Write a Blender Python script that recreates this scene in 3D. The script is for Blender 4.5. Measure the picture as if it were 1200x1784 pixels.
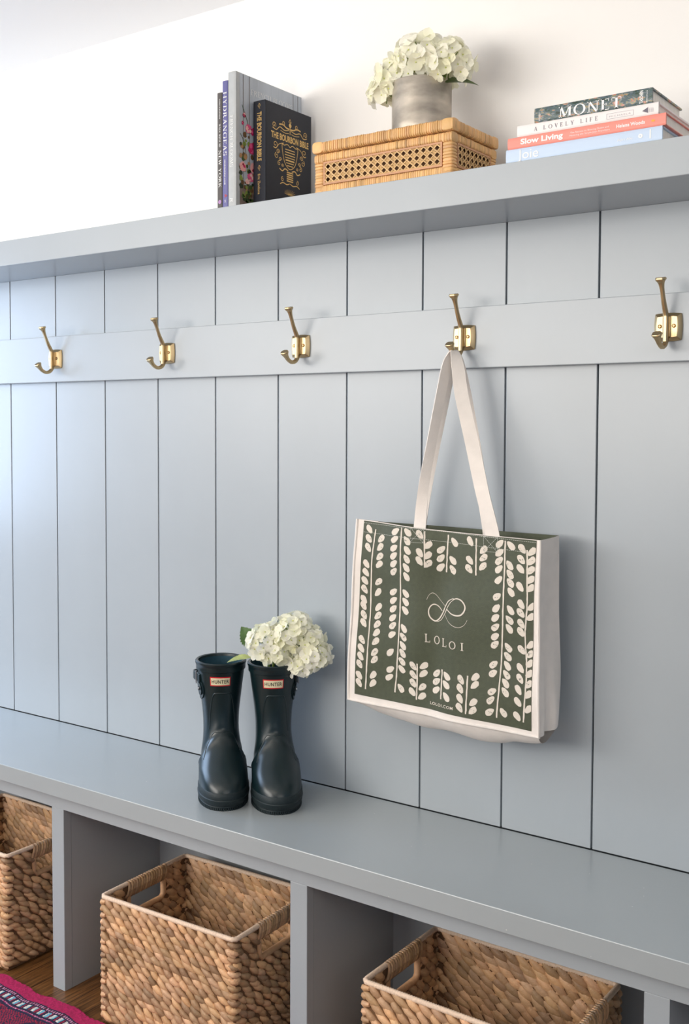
import bpy, bmesh, math, random
from math import sin, cos, pi, sqrt, radians
from mathutils import Vector, Matrix

for _o in list(bpy.data.objects):
    bpy.data.objects.remove(_o)
SC = bpy.context.scene
COL = SC.collection

# ------------------------------------------------------------------ camera
cam_d = bpy.data.cameras.new('camera')
cam = bpy.data.objects.new('camera', cam_d)
COL.objects.link(cam)
SC.camera = cam
_r = Vector((0.81714597, 0.57641735, 0.00393734))
_u = Vector((-0.02947432, 0.03496008, 0.99895398))
_f = Vector((-0.57567676, 0.81640727, -0.045557))
M = Matrix.Identity(4)
for i in range(3):
    M[i][0] = _r[i]; M[i][1] = _u[i]; M[i][2] = -_f[i]
M[0][3], M[1][3], M[2][3] = 2.30605666, -1.74591898, 1.19038864
cam.matrix_world = M
cam_d.sensor_fit = 'VERTICAL'
cam_d.sensor_height = 36.0
cam_d.lens = 1874.58 * 36.0 / 1784.0
cam_d.shift_x = -0.00988
cam_d.shift_y = -0.03279
cam_d.clip_start = 0.05

# ------------------------------------------------------------------ light
SC.view_settings.view_transform = 'Standard'
SC.view_settings.look = 'None'
SC.view_settings.gamma = 1.0
SC.view_settings.use_curve_mapping = False
SC.view_settings.exposure = 0.11
world = bpy.data.worlds.new('world')
SC.world = world
world.use_nodes = True
_bg = world.node_tree.nodes['Background']
_bg.inputs[0].default_value = (0.52, 0.71, 1.0, 1)
_bg.inputs[1].default_value = 0.28


def area(name, loc, target, sx, sy, power, color):
    l = bpy.data.lights.new(name, 'AREA')
    l.shape = 'RECTANGLE'
    l.size = sx; l.size_y = sy
    l.energy = power
    l.color = color
    o = bpy.data.objects.new(name, l)
    COL.objects.link(o)
    o.location = loc
    d = Vector(target) - Vector(loc)
    o.rotation_euler = d.to_track_quat('-Z', 'Y').to_euler()
    return o


# area light for an assumed, unseen window behind and left of the camera
area('assumed_window_light', (-0.6, -3.3, 1.60), (0.9, 0, 1.50), 3.0, 0.95, 78, (1.0, 0.945, 0.875))
# fill light added behind the camera, bounced off the ceiling to soften wall shadows
area('ceiling_fill', (1.3, -2.5, 1.25), (1.2, -2.2, 2.1), 1.0, 1.0, 27, (1.0, 0.935, 0.83))
area('added_side_fill', (-1.05, -0.50, 1.25), (0.25, -0.20, 0.62), 0.9, 0.9, 20, (0.54, 0.72, 1.0))  # bluish fill added inside the room at left to brighten bench and wall
# fill added on the right, standing in for bounce off the white room
area('room_bounce_fill', (3.6, -2.3, 1.75), (1.3, 0, 1.3), 1.8, 0.7, 10, (1.0, 0.95, 0.89))


# ------------------------------------------------------------------ helpers
def lin(c):
    def f(v):
        v /= 255.0
        return v / 12.92 if v <= 0.04045 else ((v + 0.055) / 1.055) ** 2.4
    return (f(c[0]), f(c[1]), f(c[2]), 1.0)


MATS = {}


def mat(name, col, rough=0.5, metal=0.0, bump=None, var=None, tone=False, spec=0.5, sub=0.0, sheen=0.0, coat=0.0):
    """Principled material. bump=(scale, strength[, stretch]); var=(scale, amount[, stretch]) noise on
    the colour; tone=True multiplies by the mesh's own 'tone' colours."""
    if name in MATS:
        return MATS[name]
    m = bpy.data.materials.new(name)
    m.use_nodes = True
    nt = m.node_tree
    n, L = nt.nodes, nt.links
    b = n['Principled BSDF']
    b.inputs['Base Color'].default_value = lin(col)
    b.inputs['Roughness'].default_value = rough
    b.inputs['Metallic'].default_value = metal
    b.inputs['Specular IOR Level'].default_value = spec
    if sub:
        b.inputs['Subsurface Weight'].default_value = sub
        b.inputs['Subsurface Radius'].default_value = (0.01, 0.01, 0.006)
        b.inputs['Subsurface Scale'].default_value = 0.5
    if sheen:
        b.inputs['Sheen Weight'].default_value = sheen
    if coat:
        b.inputs['Coat Weight'].default_value = coat
    tc = None

    def noise(scale, stretch, detail=4.0):
        nonlocal tc
        if tc is None:
            tc = n.new('ShaderNodeTexCoord')
        mp = n.new('ShaderNodeMapping')
        L.new(tc.outputs['Object'], mp.inputs[0])
        mp.inputs['Scale'].default_value = stretch
        nz = n.new('ShaderNodeTexNoise')
        nz.inputs['Scale'].default_value = scale
        nz.inputs['Detail'].default_value = detail
        L.new(mp.outputs[0], nz.inputs['Vector'])
        return nz
    src = None
    if var:
        nz = noise(var[0], var[2] if len(var) > 2 else (1, 1, 1))
        mr = n.new('ShaderNodeMapRange')
        mr.inputs['From Min'].default_value = 0.3
        mr.inputs['From Max'].default_value = 0.7
        mr.inputs['To Min'].default_value = 1 - var[1]
        mr.inputs['To Max'].default_value = 1 + var[1]
        L.new(nz.outputs['Fac'], mr.inputs['Value'])
        vm = n.new('ShaderNodeVectorMath'); vm.operation = 'SCALE'
        vm.inputs[0].default_value = lin(col)[:3]
        L.new(mr.outputs[0], vm.inputs['Scale'])
        src = vm.outputs[0]
    if tone:
        at = n.new('ShaderNodeAttribute'); at.attribute_name = 'tone'
        vm = n.new('ShaderNodeVectorMath'); vm.operation = 'MULTIPLY'
        if src:
            L.new(src, vm.inputs[0])
        else:
            vm.inputs[0].default_value = lin(col)[:3]
        L.new(at.outputs['Color'], vm.inputs[1])
        src = vm.outputs[0]
    if src:
        L.new(src, b.inputs['Base Color'])
    if bump:
        nz = noise(bump[0], bump[2] if len(bump) > 2 else (1, 1, 1), 6.0)
        bp = n.new('ShaderNodeBump')
        bp.inputs['Strength'].default_value = bump[1]
        bp.inputs['Distance'].default_value = 0.002
        L.new(nz.outputs['Fac'], bp.inputs['Height'])
        L.new(bp.outputs[0], b.inputs['Normal'])
    MATS[name] = m
    return m


class MB:
    """Collects faces with a material and a tone each; build() links ONE mesh object."""

    def __init__(s):
        s.v = []; s.f = []; s.m = []; s.t = []; s.mats = []

    def mi(s, m):
        if m not in s.mats:
            s.mats.append(m)
        return s.mats.index(m)

    def add(s, vs, fs, m, tone=(1, 1, 1)):
        o = len(s.v)
        s.v.extend([tuple(p) for p in vs])
        k = s.mi(m)
        for f in fs:
            s.f.append([i + o for i in f]); s.m.append(k); s.t.append(tone)

    def box(s, a, b, m, tone=(1, 1, 1)):
        (x0, y0, z0), (x1, y1, z1) = a, b
        vs = [(x0, y0, z0), (x1, y0, z0), (x1, y1, z0), (x0, y1, z0), (x0, y0, z1), (x1, y0, z1), (x1, y1, z1), (x0, y1, z1)]
        s.add(vs, [(3, 2, 1, 0), (4, 5, 6, 7), (0, 1, 5, 4), (1, 2, 6, 5), (2, 3, 7, 6), (3, 0, 4, 7)], m, tone)

    def obox(s, o, ex, ey, ez, m, tone=(1, 1, 1)):
        o, ex, ey, ez = Vector(o), Vector(ex), Vector(ey), Vector(ez)
        vs = [o, o + ex, o + ex + ey, o + ey, o + ez, o + ex + ez, o + ex + ey + ez, o + ey + ez]
        s.add(vs, [(3, 2, 1, 0), (4, 5, 6, 7), (0, 1, 5, 4), (1, 2, 6, 5), (2, 3, 7, 6), (3, 0, 4, 7)], m, tone)

    def loft(s, rings, m, closed=True, caps=True, tone=(1, 1, 1), tonefn=None):
        n = len(rings[0])
        vs = [p for r in rings for p in r]
        o = len(s.v)
        s.v.extend([tuple(p) for p in vs])
        k = s.mi(m)
        for i in range(len(rings) - 1):
            tn = tonefn(i) if tonefn else tone
            for j in range(n if closed else n - 1):
                a = o + i * n + j; b = o + i * n + (j + 1) % n
                s.f.append([a, b, b + n, a + n]); s.m.append(k); s.t.append(tn)
        if caps and closed:
            s.f.append([o + j for j in range(n)][::-1]); s.m.append(k); s.t.append(tone)
            s.f.append([o + (len(rings) - 1) * n + j for j in range(n)]); s.m.append(k); s.t.append(tone)

    def tube(s, pts, r, m, n=8, caps=True, tone=(1, 1, 1), closed=False):
        pts = [Vector(p) for p in pts]
        N = len(pts)
        rings = []
        ref = None
        for i in range(N):
            a = pts[(i - 1) % N] if (closed or i > 0) else pts[i]
            b = pts[(i + 1) % N] if (closed or i < N - 1) else pts[i]
            t = (b - a).normalized()
            if ref is None:
                ref = t.orthogonal().normalized()
            ref = (ref - t * ref.dot(t)).normalized()
            bi = t.cross(ref)
            rr = r[i] if isinstance(r, (list, tuple)) else r
            rings.append([pts[i] + (ref * cos(2 * pi * j / n) + bi * sin(2 * pi * j / n)) * rr for j in range(n)])
        if closed:
            rings.append(rings[0])
        s.loft(rings, m, caps=caps and not closed, tone=tone)

    def cyl(s, c, axis, r, h, m, n=24, tone=(1, 1, 1)):
        c = Vector(c); axis = Vector(axis).normalized()
        s.tube([c, c + axis * h], r, m, n, tone=tone)

    def ribbon(s, pts, w, P, m, tone=(1, 1, 1)):
        """flat stroke in 2D; P maps (a, b) to 3D"""
        n = len(pts)
        L = []
        for i in range(n):
            a = pts[max(0, i - 1)]; b = pts[min(n - 1, i + 1)]
            dx, dy = b[0] - a[0], b[1] - a[1]
            d = sqrt(dx * dx + dy * dy) or 1e-9
            ww = w[i] if isinstance(w, (list, tuple)) else w
            nx, ny = -dy / d * ww / 2, dx / d * ww / 2
            L.append(P(pts[i][0] + nx, pts[i][1] + ny)); L.append(P(pts[i][0] - nx, pts[i][1] - ny))
        s.add(L, [(2 * i, 2 * i + 1, 2 * i + 3, 2 * i + 2) for i in range(n - 1)], m, tone)

    def grid(s, nu, nv, P, m, tone=(1, 1, 1)):
        vs = [P(i / nu, j / nv) for j in range(nv + 1) for i in range(nu + 1)]
        s.add(vs, [(j * (nu + 1) + i, j * (nu + 1) + i + 1, (j + 1) * (nu + 1) + i + 1, (j + 1) * (nu + 1) + i)
                   for j in range(nv) for i in range(nu)], m, tone)

    def build(s, name, parent=None, smooth=30, bevel=0, base=None):
        me = bpy.data.meshes.new(name)
        vs = s.v
        if base is not None:
            bx = Vector(base)
            vs = [tuple(Vector(p) - bx) for p in vs]
        me.from_pydata(vs, [], s.f)
        for m in s.mats:
            me.materials.append(m)
        me.polygons.foreach_set('material_index', s.m)
        if any(t != (1, 1, 1) for t in s.t):
            ca = me.color_attributes.new('tone', 'FLOAT_COLOR', 'CORNER')
            buf = []
            for f, t in zip(s.f, s.t):
                buf.extend((t[0], t[1], t[2], 1.0) * len(f))
            ca.data.foreach_set('color', buf)
        else:
            ca = me.color_attributes.new('tone', 'FLOAT_COLOR', 'CORNER')
            ca.data.foreach_set('color', [1.0] * (4 * len(me.loops)))
        me.update()
        if smooth:
            me.polygons.foreach_set('use_smooth', [True] * len(me.polygons))
            me.set_sharp_from_angle(angle=radians(smooth))
        o = bpy.data.objects.new(name, me)
        COL.objects.link(o)
        if parent is not None:
            o.parent = parent
        if base is not None:
            o.location = base
        if bevel:
            md = o.modifiers.new('bevel', 'BEVEL')
            md.width = bevel; md.segments = 2; md.limit_method = 'ANGLE'
            md.angle_limit = radians(50)
        return o


def thing(name, label, cat, loc=(0, 0, 0), rotz=0.0, group=None):
    o = bpy.data.objects.new(name, None)
    COL.objects.link(o)
    o.empty_display_size = 0.05
    o.location = loc
    o.rotation_euler = (0, 0, rotz)
    o['label'] = label; o['category'] = cat
    if group:
        o['group'] = group
    return o


def struct(o):
    o['kind'] = 'structure'
    return o


def kids(root, *objs, label=None):
    """attach meshes modelled in world coordinates to an Empty with a location only"""
    for o in objs:
        o.parent = root
        o.matrix_parent_inverse = Matrix.Translation(-Vector(root.location))
    return root


def crom(ctrl, n):
    """Catmull-Rom through control points (tuples of any size)"""
    P = [ctrl[0]] + list(ctrl) + [ctrl[-1]]
    out = []
    for i in range(1, len(P) - 2):
        for k in range(n):
            t = k / n
            out.append(tuple(0.5 * (2 * b + (c - a) * t + (2 * a - 5 * b + 4 * c - d) * t * t + (3 * b - a - 3 * c + d) * t ** 3)
                             for a, b, c, d in zip(P[i - 1], P[i], P[i + 1], P[i + 2])))
    out.append(tuple(ctrl[-1]))
    return out


def interp(xs, ys, x):
    if x <= xs[0]:
        return ys[0]
    for i in range(len(xs) - 1):
        if x <= xs[i + 1]:
            n = len(xs)
            t = (x - xs[i]) / (xs[i + 1] - xs[i])

            def slope(k):
                if k == 0:
                    return (ys[1] - ys[0]) / (xs[1] - xs[0])
                if k == n - 1:
                    return (ys[-1] - ys[-2]) / (xs[-1] - xs[-2])
                return (ys[k + 1] - ys[k - 1]) / (xs[k + 1] - xs[k - 1])
            h = xs[i + 1] - xs[i]
            return ((2 * t ** 3 - 3 * t * t + 1) * ys[i] + (t ** 3 - 2 * t * t + t) * h * slope(i)
                    + (-2 * t ** 3 + 3 * t * t) * ys[i + 1] + (t ** 3 - t * t) * h * slope(i + 1))
    return ys[-1]


# ------------------------------------------------------------------ lettering
_TX = {}


def sans(txt, bold=0.0, spacing=1.0):
    """outline of a word in the built-in typeface: (verts2d, faces, width), cap height about 0.7"""
    key = (txt, bold, spacing)
    if key in _TX:
        return _TX[key]
    cu = bpy.data.curves.new('t', 'FONT')
    cu.body = txt
    cu.size = 1.0
    cu.offset = bold
    cu.space_character = spacing
    cu.resolution_u = 3
    o = bpy.data.objects.new('t', cu)
    COL.objects.link(o)
    dg = bpy.context.evaluated_depsgraph_get()
    dg.update()
    e = o.evaluated_get(dg)
    me = e.to_mesh()
    vs = [(v.co.x, v.co.y) for v in me.vertices]
    fs = [tuple(p.vertices) for p in me.polygons]
    e.to_mesh_clear()
    bpy.data.objects.remove(o)
    bpy.data.curves.remove(cu)
    x0 = min(v[0] for v in vs); x1 = max(v[0] for v in vs)
    vs = [(v[0] - x0, v[1]) for v in vs]
    _TX[key] = (vs, fs, x1 - x0)
    return _TX[key]


def put_sans(mb, txt, P, a0, b0, width, height, m, bold=0.0, spacing=1.0, slant=0.0):
    """fit a word to width x cap height with its lower left at (a0, b0)"""
    vs, fs, w = sans(txt, bold, spacing)
    sx = width / w; sy = height / 0.70
    mb.add([P(a0 + x * sx + slant * y * sy, b0 + y * sy) for x, y in vs], fs, m)


def _glyph(ch, w=0.15, t=0.05):
    R = []

    def rect(x0, y0, x1, y1):
        R.append([(x0, y0), (x1, y0), (x1, y1), (x0, y1)])

    def dia(x0, y0, x1, y1, ww):
        R.append([(x0 - ww / 2, y0), (x0 + ww / 2, y0), (x1 + ww / 2, y1), (x1 - ww / 2, y1)])

    def ser(x, y, l=0.3):
        if y > 0.5:
            rect(x - l / 2, y - t, x + l / 2, y)
        else:
            rect(x - l / 2, y, x + l / 2, y + t)

    def arc(cx, cy, rx, ry, a0, a1, ww=w, tt=t):
        n = 14
        for i in range(n):
            p = []
            for k, q in ((i, 0), (i + 1, 0), (i + 1, 1), (i, 1)):
                a = radians(a0 + (a1 - a0) * k / n)
                p.append((cx + (rx - q * ww) * cos(a), cy + (ry - q * tt) * sin(a)))
            R.append(p)

    def stem(x, s0=True, s1=True, ww=w):
        rect(x - ww / 2, 0, x + ww / 2, 1)
        if s0: ser(x, 0)
        if s1: ser(x, 1)
    if ch == 'A':
        dia(0.12, 0, 0.40, 1, t * 1.3); dia(0.70, 0, 0.42, 1, w); ser(0.12, 0, .24); ser(0.70, 0, .3); rect(0.2, .3, .6, .3 + t); W = .84
    elif ch == 'B':
        stem(.18); arc(.35, .74, .27, .26, -90, 90); arc(.35, .26, .33, .28, -90, 90); rect(.18, 1 - t, .36, 1); rect(.18, .48, .36, .48 + t); rect(.18, 0, .36, t); W = .74
    elif ch == 'C':
        arc(.5, .5, .48, .51, 45, 315); rect(.80, .62, .84, .95); W = .92
    elif ch == 'D':
        stem(.18); arc(.32, .5, .52, .5, -90, 90); rect(.18, 1 - t, .34, 1); rect(.18, 0, .34, t); W = .9
    elif ch in 'EFL':
        stem(.18)
        if ch != 'L':
            rect(.18, 1 - t, .62, 1); rect(.60, .78, .64, 1); rect(.18, .5, .48, .5 + t); rect(.46, .42, .5, .63)
        if ch != 'F':
            rect(.18, 0, .66, t); rect(.64, 0, .68, .24)
        W = .74
    elif ch == 'G':
        arc(.5, .5, .48, .51, 45, 315); rect(.80, .62, .84, .95); rect(.74, .08, .74 + w, .45); ser(.80, .46, .3); W = .98
    elif ch == 'H':
        stem(.18); stem(.78); rect(.18, .48, .78, .48 + t); W = .98
    elif ch == 'I':
        stem(.2); W = .42
    elif ch == 'K':
        stem(.18); dia(.28, .42, .72, 1, t * 1.4); dia(.76, 0, .42, .58, w); ser(.76, 0); ser(.72, 1, .24); W = .92
    elif ch == 'M':
        rect(.15, 0, .15 + t, 1); ser(.17, 0, .26); ser(.14, 1, .22); dia(.54, 0, .2, 1, w); dia(.52, 0, .86, 1, t * 1.2); stem(.9); W = 1.1
    elif ch == 'N':
        rect(.15, 0, .15 + t, 1); ser(.17, 0, .26); ser(.12, 1, .2); dia(.78, 0, .2, 1, w); rect(.78, 0, .78 + t, 1); ser(.8, 1, .26); W = .98
    elif ch == 'O':
        arc(.5, .5, .48, .51, 0, 360); W = 1.0
    elif ch == 'R':
        stem(.18); arc(.35, .73, .30, .27, -90, 90); rect(.18, 1 - t, .36, 1); rect(.18, .46, .36, .46 + t); dia(.76, 0, .44, .48, w); ser(.78, 0, .2); W = .88
    elif ch == 'S':
        arc(.34, .74, .28, .27, 30, 270, w * .9); arc(.34, .26, .30, .27, -150, 90, w * .9); rect(.56, .7, .6, .95); rect(.06, .05, .1, .32); W = .68
    elif ch == 'T':
        stem(.4, True, False); rect(.04, 1 - t, .76, 1); rect(.03, .76, .07, 1); rect(.73, .76, .77, 1); W = .8
    elif ch == 'V':
        dia(.42, 0, .16, 1, w); dia(.42, 0, .70, 1, t * 1.3); ser(.16, 1); ser(.7, 1, .24); W = .84
    elif ch == 'W':
        dia(.36, 0, .14, 1, w); dia(.36, 0, .6, 1, t * 1.3); dia(.82, 0, .6, 1, w); dia(.82, 0, 1.05, 1, t * 1.3); ser(.14, 1); ser(1.05, 1, .24); ser(.6, 1, .24); W = 1.18
    elif ch == 'Y':
        rect(.42 - w / 2, 0, .42 + w / 2, .46); ser(.42, 0); dia(.42, .42, .14, 1, w); dia(.42, .42, .72, 1, t * 1.4); ser(.14, 1); ser(.72, 1, .24); W = .86
    else:
        W = .4
    return R, W


def put_serif(mb, txt, P, a0, b0, width, height, m, track=0.08, w=0.15, t=0.05):
    G = [_glyph(c, w, t) for c in txt]
    tot = sum(g[1] + track for g in G) - track
    sx = width / tot
    x = 0
    for R, W in G:
        for poly in R:
            mb.add([P(a0 + (x + p[0]) * sx, b0 + p[1] * height) for p in poly], [tuple(range(len(poly)))], m)
        x += W + track

# ------------------------------------------------------------------ materials
PAINT = mat('blue grey paint', (167, 174, 179), 0.31, bump=(260, 0.05, (1, 1, 0.25)), var=(5, 0.02))
PAINT_TOP = mat('blue grey paint with tiny chips', (164, 171, 174), 0.28, bump=(180, 0.05), var=(5, 0.02), spec=.8)
GAP = mat('dark gap', (58, 64, 68), 0.9)
WHITE = mat('white wall paint', (240, 238, 235), 0.75, bump=(300, 0.05))
CEIL = mat('ceiling paint', (254, 254, 253), 0.8, bump=(200, 0.03))
BRASS = mat('brushed brass', (198, 174, 134), 0.38, 1.0, bump=(500, 0.05, (1, 1, .1)))
BRASS_D = mat('darker brass screw', (92, 66, 38), 0.4, 1.0)

# paint chips on the seat
_nt = PAINT_TOP.node_tree
_tc = _nt.nodes.new('ShaderNodeTexCoord')
_vo = _nt.nodes.new('ShaderNodeTexVoronoi'); _vo.inputs['Scale'].default_value = 26
_nt.links.new(_tc.outputs['Object'], _vo.inputs['Vector'])
_lt = _nt.nodes.new('ShaderNodeMath'); _lt.operation = 'LESS_THAN'; _lt.inputs[1].default_value = 0.026
_nt.links.new(_vo.outputs['Distance'], _lt.inputs[0])
_mx = _nt.nodes.new('ShaderNodeMix'); _mx.data_type = 'RGBA'
_b = _nt.nodes['Principled BSDF']
_old = _b.inputs['Base Color'].links[0].from_socket
_nt.links.new(_lt.outputs[0], _mx.inputs[0])
_nt.links.new(_old, _mx.inputs[6])
_mx.inputs[7].default_value = lin((206, 208, 204))
_nt.links.new(_mx.outputs[2], _b.inputs['Base Color'])

# oak floor: boards run away from the wall (along y)
FLOOR = bpy.data.materials.new('brown oak floor')
FLOOR.use_nodes = True
_n, _l = FLOOR.node_tree.nodes, FLOOR.node_tree.links
_b = _n['Principled BSDF']
_tc = _n.new('ShaderNodeTexCoord')
_mp = _n.new('ShaderNodeMapping'); _mp.inputs['Rotation'].default_value = (0, 0, pi / 2)
_l.new(_tc.outputs['Object'], _mp.inputs[0])
_br = _n.new('ShaderNodeTexBrick')
_br.inputs['Color1'].default_value = lin((104, 68, 36)); _br.inputs['Color2'].default_value = lin((126, 86, 48))
_br.inputs['Mortar'].default_value = lin((40, 24, 14))
_br.inputs['Scale'].default_value = 1.0
_br.inputs['Mortar Size'].default_value = 0.0012
_br.inputs['Brick Width'].default_value = 0.8
_br.inputs['Row Height'].default_value = 0.057
_l.new(_mp.outputs[0], _br.inputs['Vector'])
_m2 = _n.new('ShaderNodeMapping'); _m2.inputs['Scale'].default_value = (1, 0.045, 1)
_l.new(_tc.outputs['Object'], _m2.inputs[0])
_nz = _n.new('ShaderNodeTexNoise'); _nz.inputs['Scale'].default_value = 260; _nz.inputs['Detail'].default_value = 5
_l.new(_m2.outputs[0], _nz.inputs['Vector'])
_mr = _n.new('ShaderNodeMapRange'); _mr.inputs['From Min'].default_value = .36; _mr.inputs['From Max'].default_value = .6
_mr.inputs['To Min'].default_value = .45; _mr.inputs['To Max'].default_value = 1.2
_l.new(_nz.outputs['Fac'], _mr.inputs['Value'])
_vm = _n.new('ShaderNodeVectorMath'); _vm.operation = 'SCALE'
_l.new(_br.outputs['Color'], _vm.inputs[0]); _l.new(_mr.outputs[0], _vm.inputs['Scale'])
_l.new(_vm.outputs[0], _b.inputs['Base Color'])
_b.inputs['Roughness'].default_value = 0.35

# ------------------------------------------------------------------ room shell
X0, X1 = -2.6, 4.2
BW = 0.17581           # plank width
ZS, ZT = 0.46, 1.5622  # seat top, underside of the shelf
CZ = 2.112

mb = MB(); mb.box((X0, -4.2, -0.05), (X1, 0.045, 0), FLOOR); struct(mb.build('floor', smooth=0))
mb = MB(); mb.box((X0, -4.2, CZ), (X1, 0.045, CZ + .05), CEIL); struct(mb.build('ceiling', smooth=0))
mb = MB(); mb.box((X0, 0.045, 0), (X1, 0.12, CZ), WHITE); o = struct(mb.build('wall_back', smooth=0))
# plank panelling: backing board and separate boards, one mesh
mb = MB()
mb.box((X0, 0.014, 0), (X1, 0.045, ZT), GAP)
k0 = int(X0 / BW)
for k in range(k0, int(X1 / BW)):
    mb.box((k * BW + .0017, 0.0, ZS + .0016), ((k + 1) * BW - .0017, 0.0142, ZT), PAINT)
mb.box((X0, 0.0, 0), (X1, 0.014, ZS - .03), PAINT)
o = struct(mb.build('trim_2', smooth=0, bevel=0.0007))
o['label'] = 'blue-grey painted vertical plank panelling'
# rail board
mb = MB(); mb.box((X0, -0.019, 1.3026), (X1, 0, 1.4132), PAINT)
o = struct(mb.build('trim_1', smooth=0, bevel=0.0012)); o['label'] = 'flat blue-grey rail board across the planks'

# ------------------------------------------------------------------ wall shelf
t = thing('wall_shelf', 'long thick blue-grey painted shelf above the brass hooks', 'shelf', (0.9, 0.04, ZT))
mb = MB(); mb.box((X0, -0.176, ZT), (X1, 0.045, 1.6188), PAINT)
kids(t, mb.build('shelf_board', smooth=0, bevel=0.0012))

# ------------------------------------------------------------------ built-in bench
t = thing('storage_bench', 'long built-in blue-grey bench with open cubbies below the panelling', 'bench', (0.9, -0.15, 0))
DF = -0.2786
mb = MB(); mb.box((X0, -0.300, 0.4237), (X1, -0.0005, ZS), PAINT_TOP)
kids(t, mb.build('seat_board', smooth=0, bevel=0.0014))
mb = MB(); mb.box((X0, DF, 0.3898), (X1, DF + .02, 0.4237), PAINT)
kids(t, mb.build('apron_rail', smooth=0, bevel=0.0008))
dv = 0.5084
xs = [dv + .6455 * i for i in range(-4, 6)]
for x in xs:
    mb = MB(); mb.box((x - .0188, DF, 0.0), (x + .0188, DF + .02, 0.3898), PAINT)
    kids(t, mb.build('stile', smooth=0, bevel=0.0008))
    mb = MB(); mb.box((x - .0182, DF + .0206, 0.0), (x + .0182, -0.0005, 0.4237), PAINT)
    kids(t, mb.build('divider', smooth=0))

# ------------------------------------------------------------------ coat hooks
def rrect(c, ex, ey, hw, hh, ch=0.25):
    c, ex, ey = Vector(c), Vector(ex), Vector(ey)
    q = min(hw, hh) * ch * 2
    return [c + ex * x + ey * y for x, y in ((hw - q, -hh), (hw, -hh + q), (hw, hh - q), (hw - q, hh), (-hw + q, hh), (-hw, hh - q), (-hw, -hh + q), (-hw + q, -hh))]


def arm(mb, ctrl, m):
    """ctrl: (y, z, half width, half thickness) in the hook's middle plane"""
    C = crom(ctrl, 6)
    rings = []
    for i, (y, z, hw, ht) in enumerate(C):
        a = C[max(0, i - 1)]; b = C[min(len(C) - 1, i + 1)]
        tg = Vector((0, b[0] - a[0], b[1] - a[1])).normalized()
        nn = Vector((1, 0, 0)).cross(tg)
        rings.append(rrect((0, y, z), (1, 0, 0), nn, hw, ht))
    mb.loft(rings, m)


def make_hook():
    t = thing('coat_hook', 'hook', 'hook')
    # back plate: bowed square pillow, z from -.0225 to .0225, on the rail (local y = 0)
    mb = MB()
    def outline(h, y, bow, n=7):
        r = []
        for s in range(4):
            for i in range(n):
                u = -1 + 2 * i / n
                q = h + bow * (1 - u * u)
                p = [(u * h, -q), (q, u * h), (-u * h, q), (-q, -u * h)][s]
                r.append(Vector((p[0], y, p[1])))
        return r
    mb.loft([outline(.0215, -.0002, .0016), outline(.0215, -.0030, .0016), outline(.0165, -.0088, .0012), outline(.016, -.0092, .001)], BRASS)
    mb.box((-.0065, -.0115, -.0165), (.0065, -.0088, .0165), BRASS)
    mb.build('back_plate', t, smooth=25, bevel=0.0006)
    mb = MB()
    arm(mb, [(-.0145, -.024, .0040, .0045), (-.0145, -.010, .0042, .0045), (-.0145, .012, .0042, .0045), (-.0165, .0215, .0040, .0042), (-.026, .038, .0036, .0034),
             (-.034, .056, .0034, .0032), (-.0385, .067, .0048, .0044), (-.0405, .0715, .0078, .0068), (-.0412, .0735, .0082, .0072), (-.0416, .0755, .0074, .0064)], BRASS)
    mb.build('upper_arm', t, smooth=40)
    mb = MB()
    arm(mb, [(-.0120, -.018, .0040, .0045), (-.0150, -.0255, .0040, .0042), (-.0215, -.0315, .0038, .0038), (-.032, -.0335, .0036, .0035), (-.043, -.0290, .0038, .0036),
             (-.0505, -.0215, .0050, .0046), (-.0540, -.0170, .0076, .0066), (-.0552, -.0152, .0080, .0070), (-.0562, -.0138, .0072, .0062)], BRASS)
    mb.build('lower_arm', t, smooth=40)
    for s in (-1, 1):
        mb = MB()
        mb.cyl((s * .0115, -.0085, .001), (0, -1, 0), .0032, .0018, BRASS_D, 16)
        mb.box((s * .0115 - .0018, -.0107, .0006), (s * .0115 + .0018, -.0102, .0014), BRASS)
        mb.box((s * .0115 - .0004, -.0107, -.0008), (s * .0115 + .0004, -.0102, .0028), BRASS)
        mb.build('screw', t, smooth=30)
    return t


def copy_tree(o, parent=None):
    c = o.copy(); COL.objects.link(c); c.parent = parent
    for ch in list(o.children):
        copy_tree(ch, c)
    return c


hook = make_hook()
hook_labels = ['brass double coat hook nearest the left edge, smallest in the photo', 'brass double coat hook between the leftmost hook and the one above the boots',
               'brass double coat hook in the middle, above and right of the boots', 'brass double coat hook carrying the canvas tote bag',
               'empty brass double coat hook to the right of the tote bag']
for i, lb in enumerate(hook_labels):
    h = hook if i == 0 else copy_tree(hook)
    h.location = (0.2005 + i * 0.3775, -0.019, 1.3578)
    h['label'] = lb; h['group'] = 'brass coat hooks on the rail board'

# ------------------------------------------------------------------ woven baskets
WEAVE = mat('dried water hyacinth', (218, 174, 134), 0.48, bump=(420, 0.5, (1, 1, 1)), var=(90, 0.10), tone=True)
CORE = mat('basket core', (112, 80, 52), 0.9)
TWINE = mat('pale rim twine', (236, 208, 182), 0.7, bump=(900, 0.4), var=(300, .12), tone=True)


def strand(mb, c, d, nrm, L, W, T, m, tone, rnd):
    """one fat lozenge of a braided strand"""
    c, d, nrm = Vector(c), Vector(d).normalized(), Vector(nrm).normalized()
    s = d.cross(nrm).normalized()
    rings = []
    prof = [(-1.0, .22), (-.72, .66), (-.3, 1.0), (.15, 1.02), (.62, .74), (1.0, .24)]
    bow = rnd.uniform(-.0012, .0012)
    for a, k in prof:
        p = c + d * (a * L) + s * (bow * (1 - a * a)) - nrm * (abs(a) ** 2 * T * .45)
        n = 7
        rings.append([p + s * (cos(2 * pi * j / n) * W * k) + nrm * (sin(2 * pi * j / n) * T * k) for j in range(n)])
    mb.loft(rings, m, tone=tone)


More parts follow.
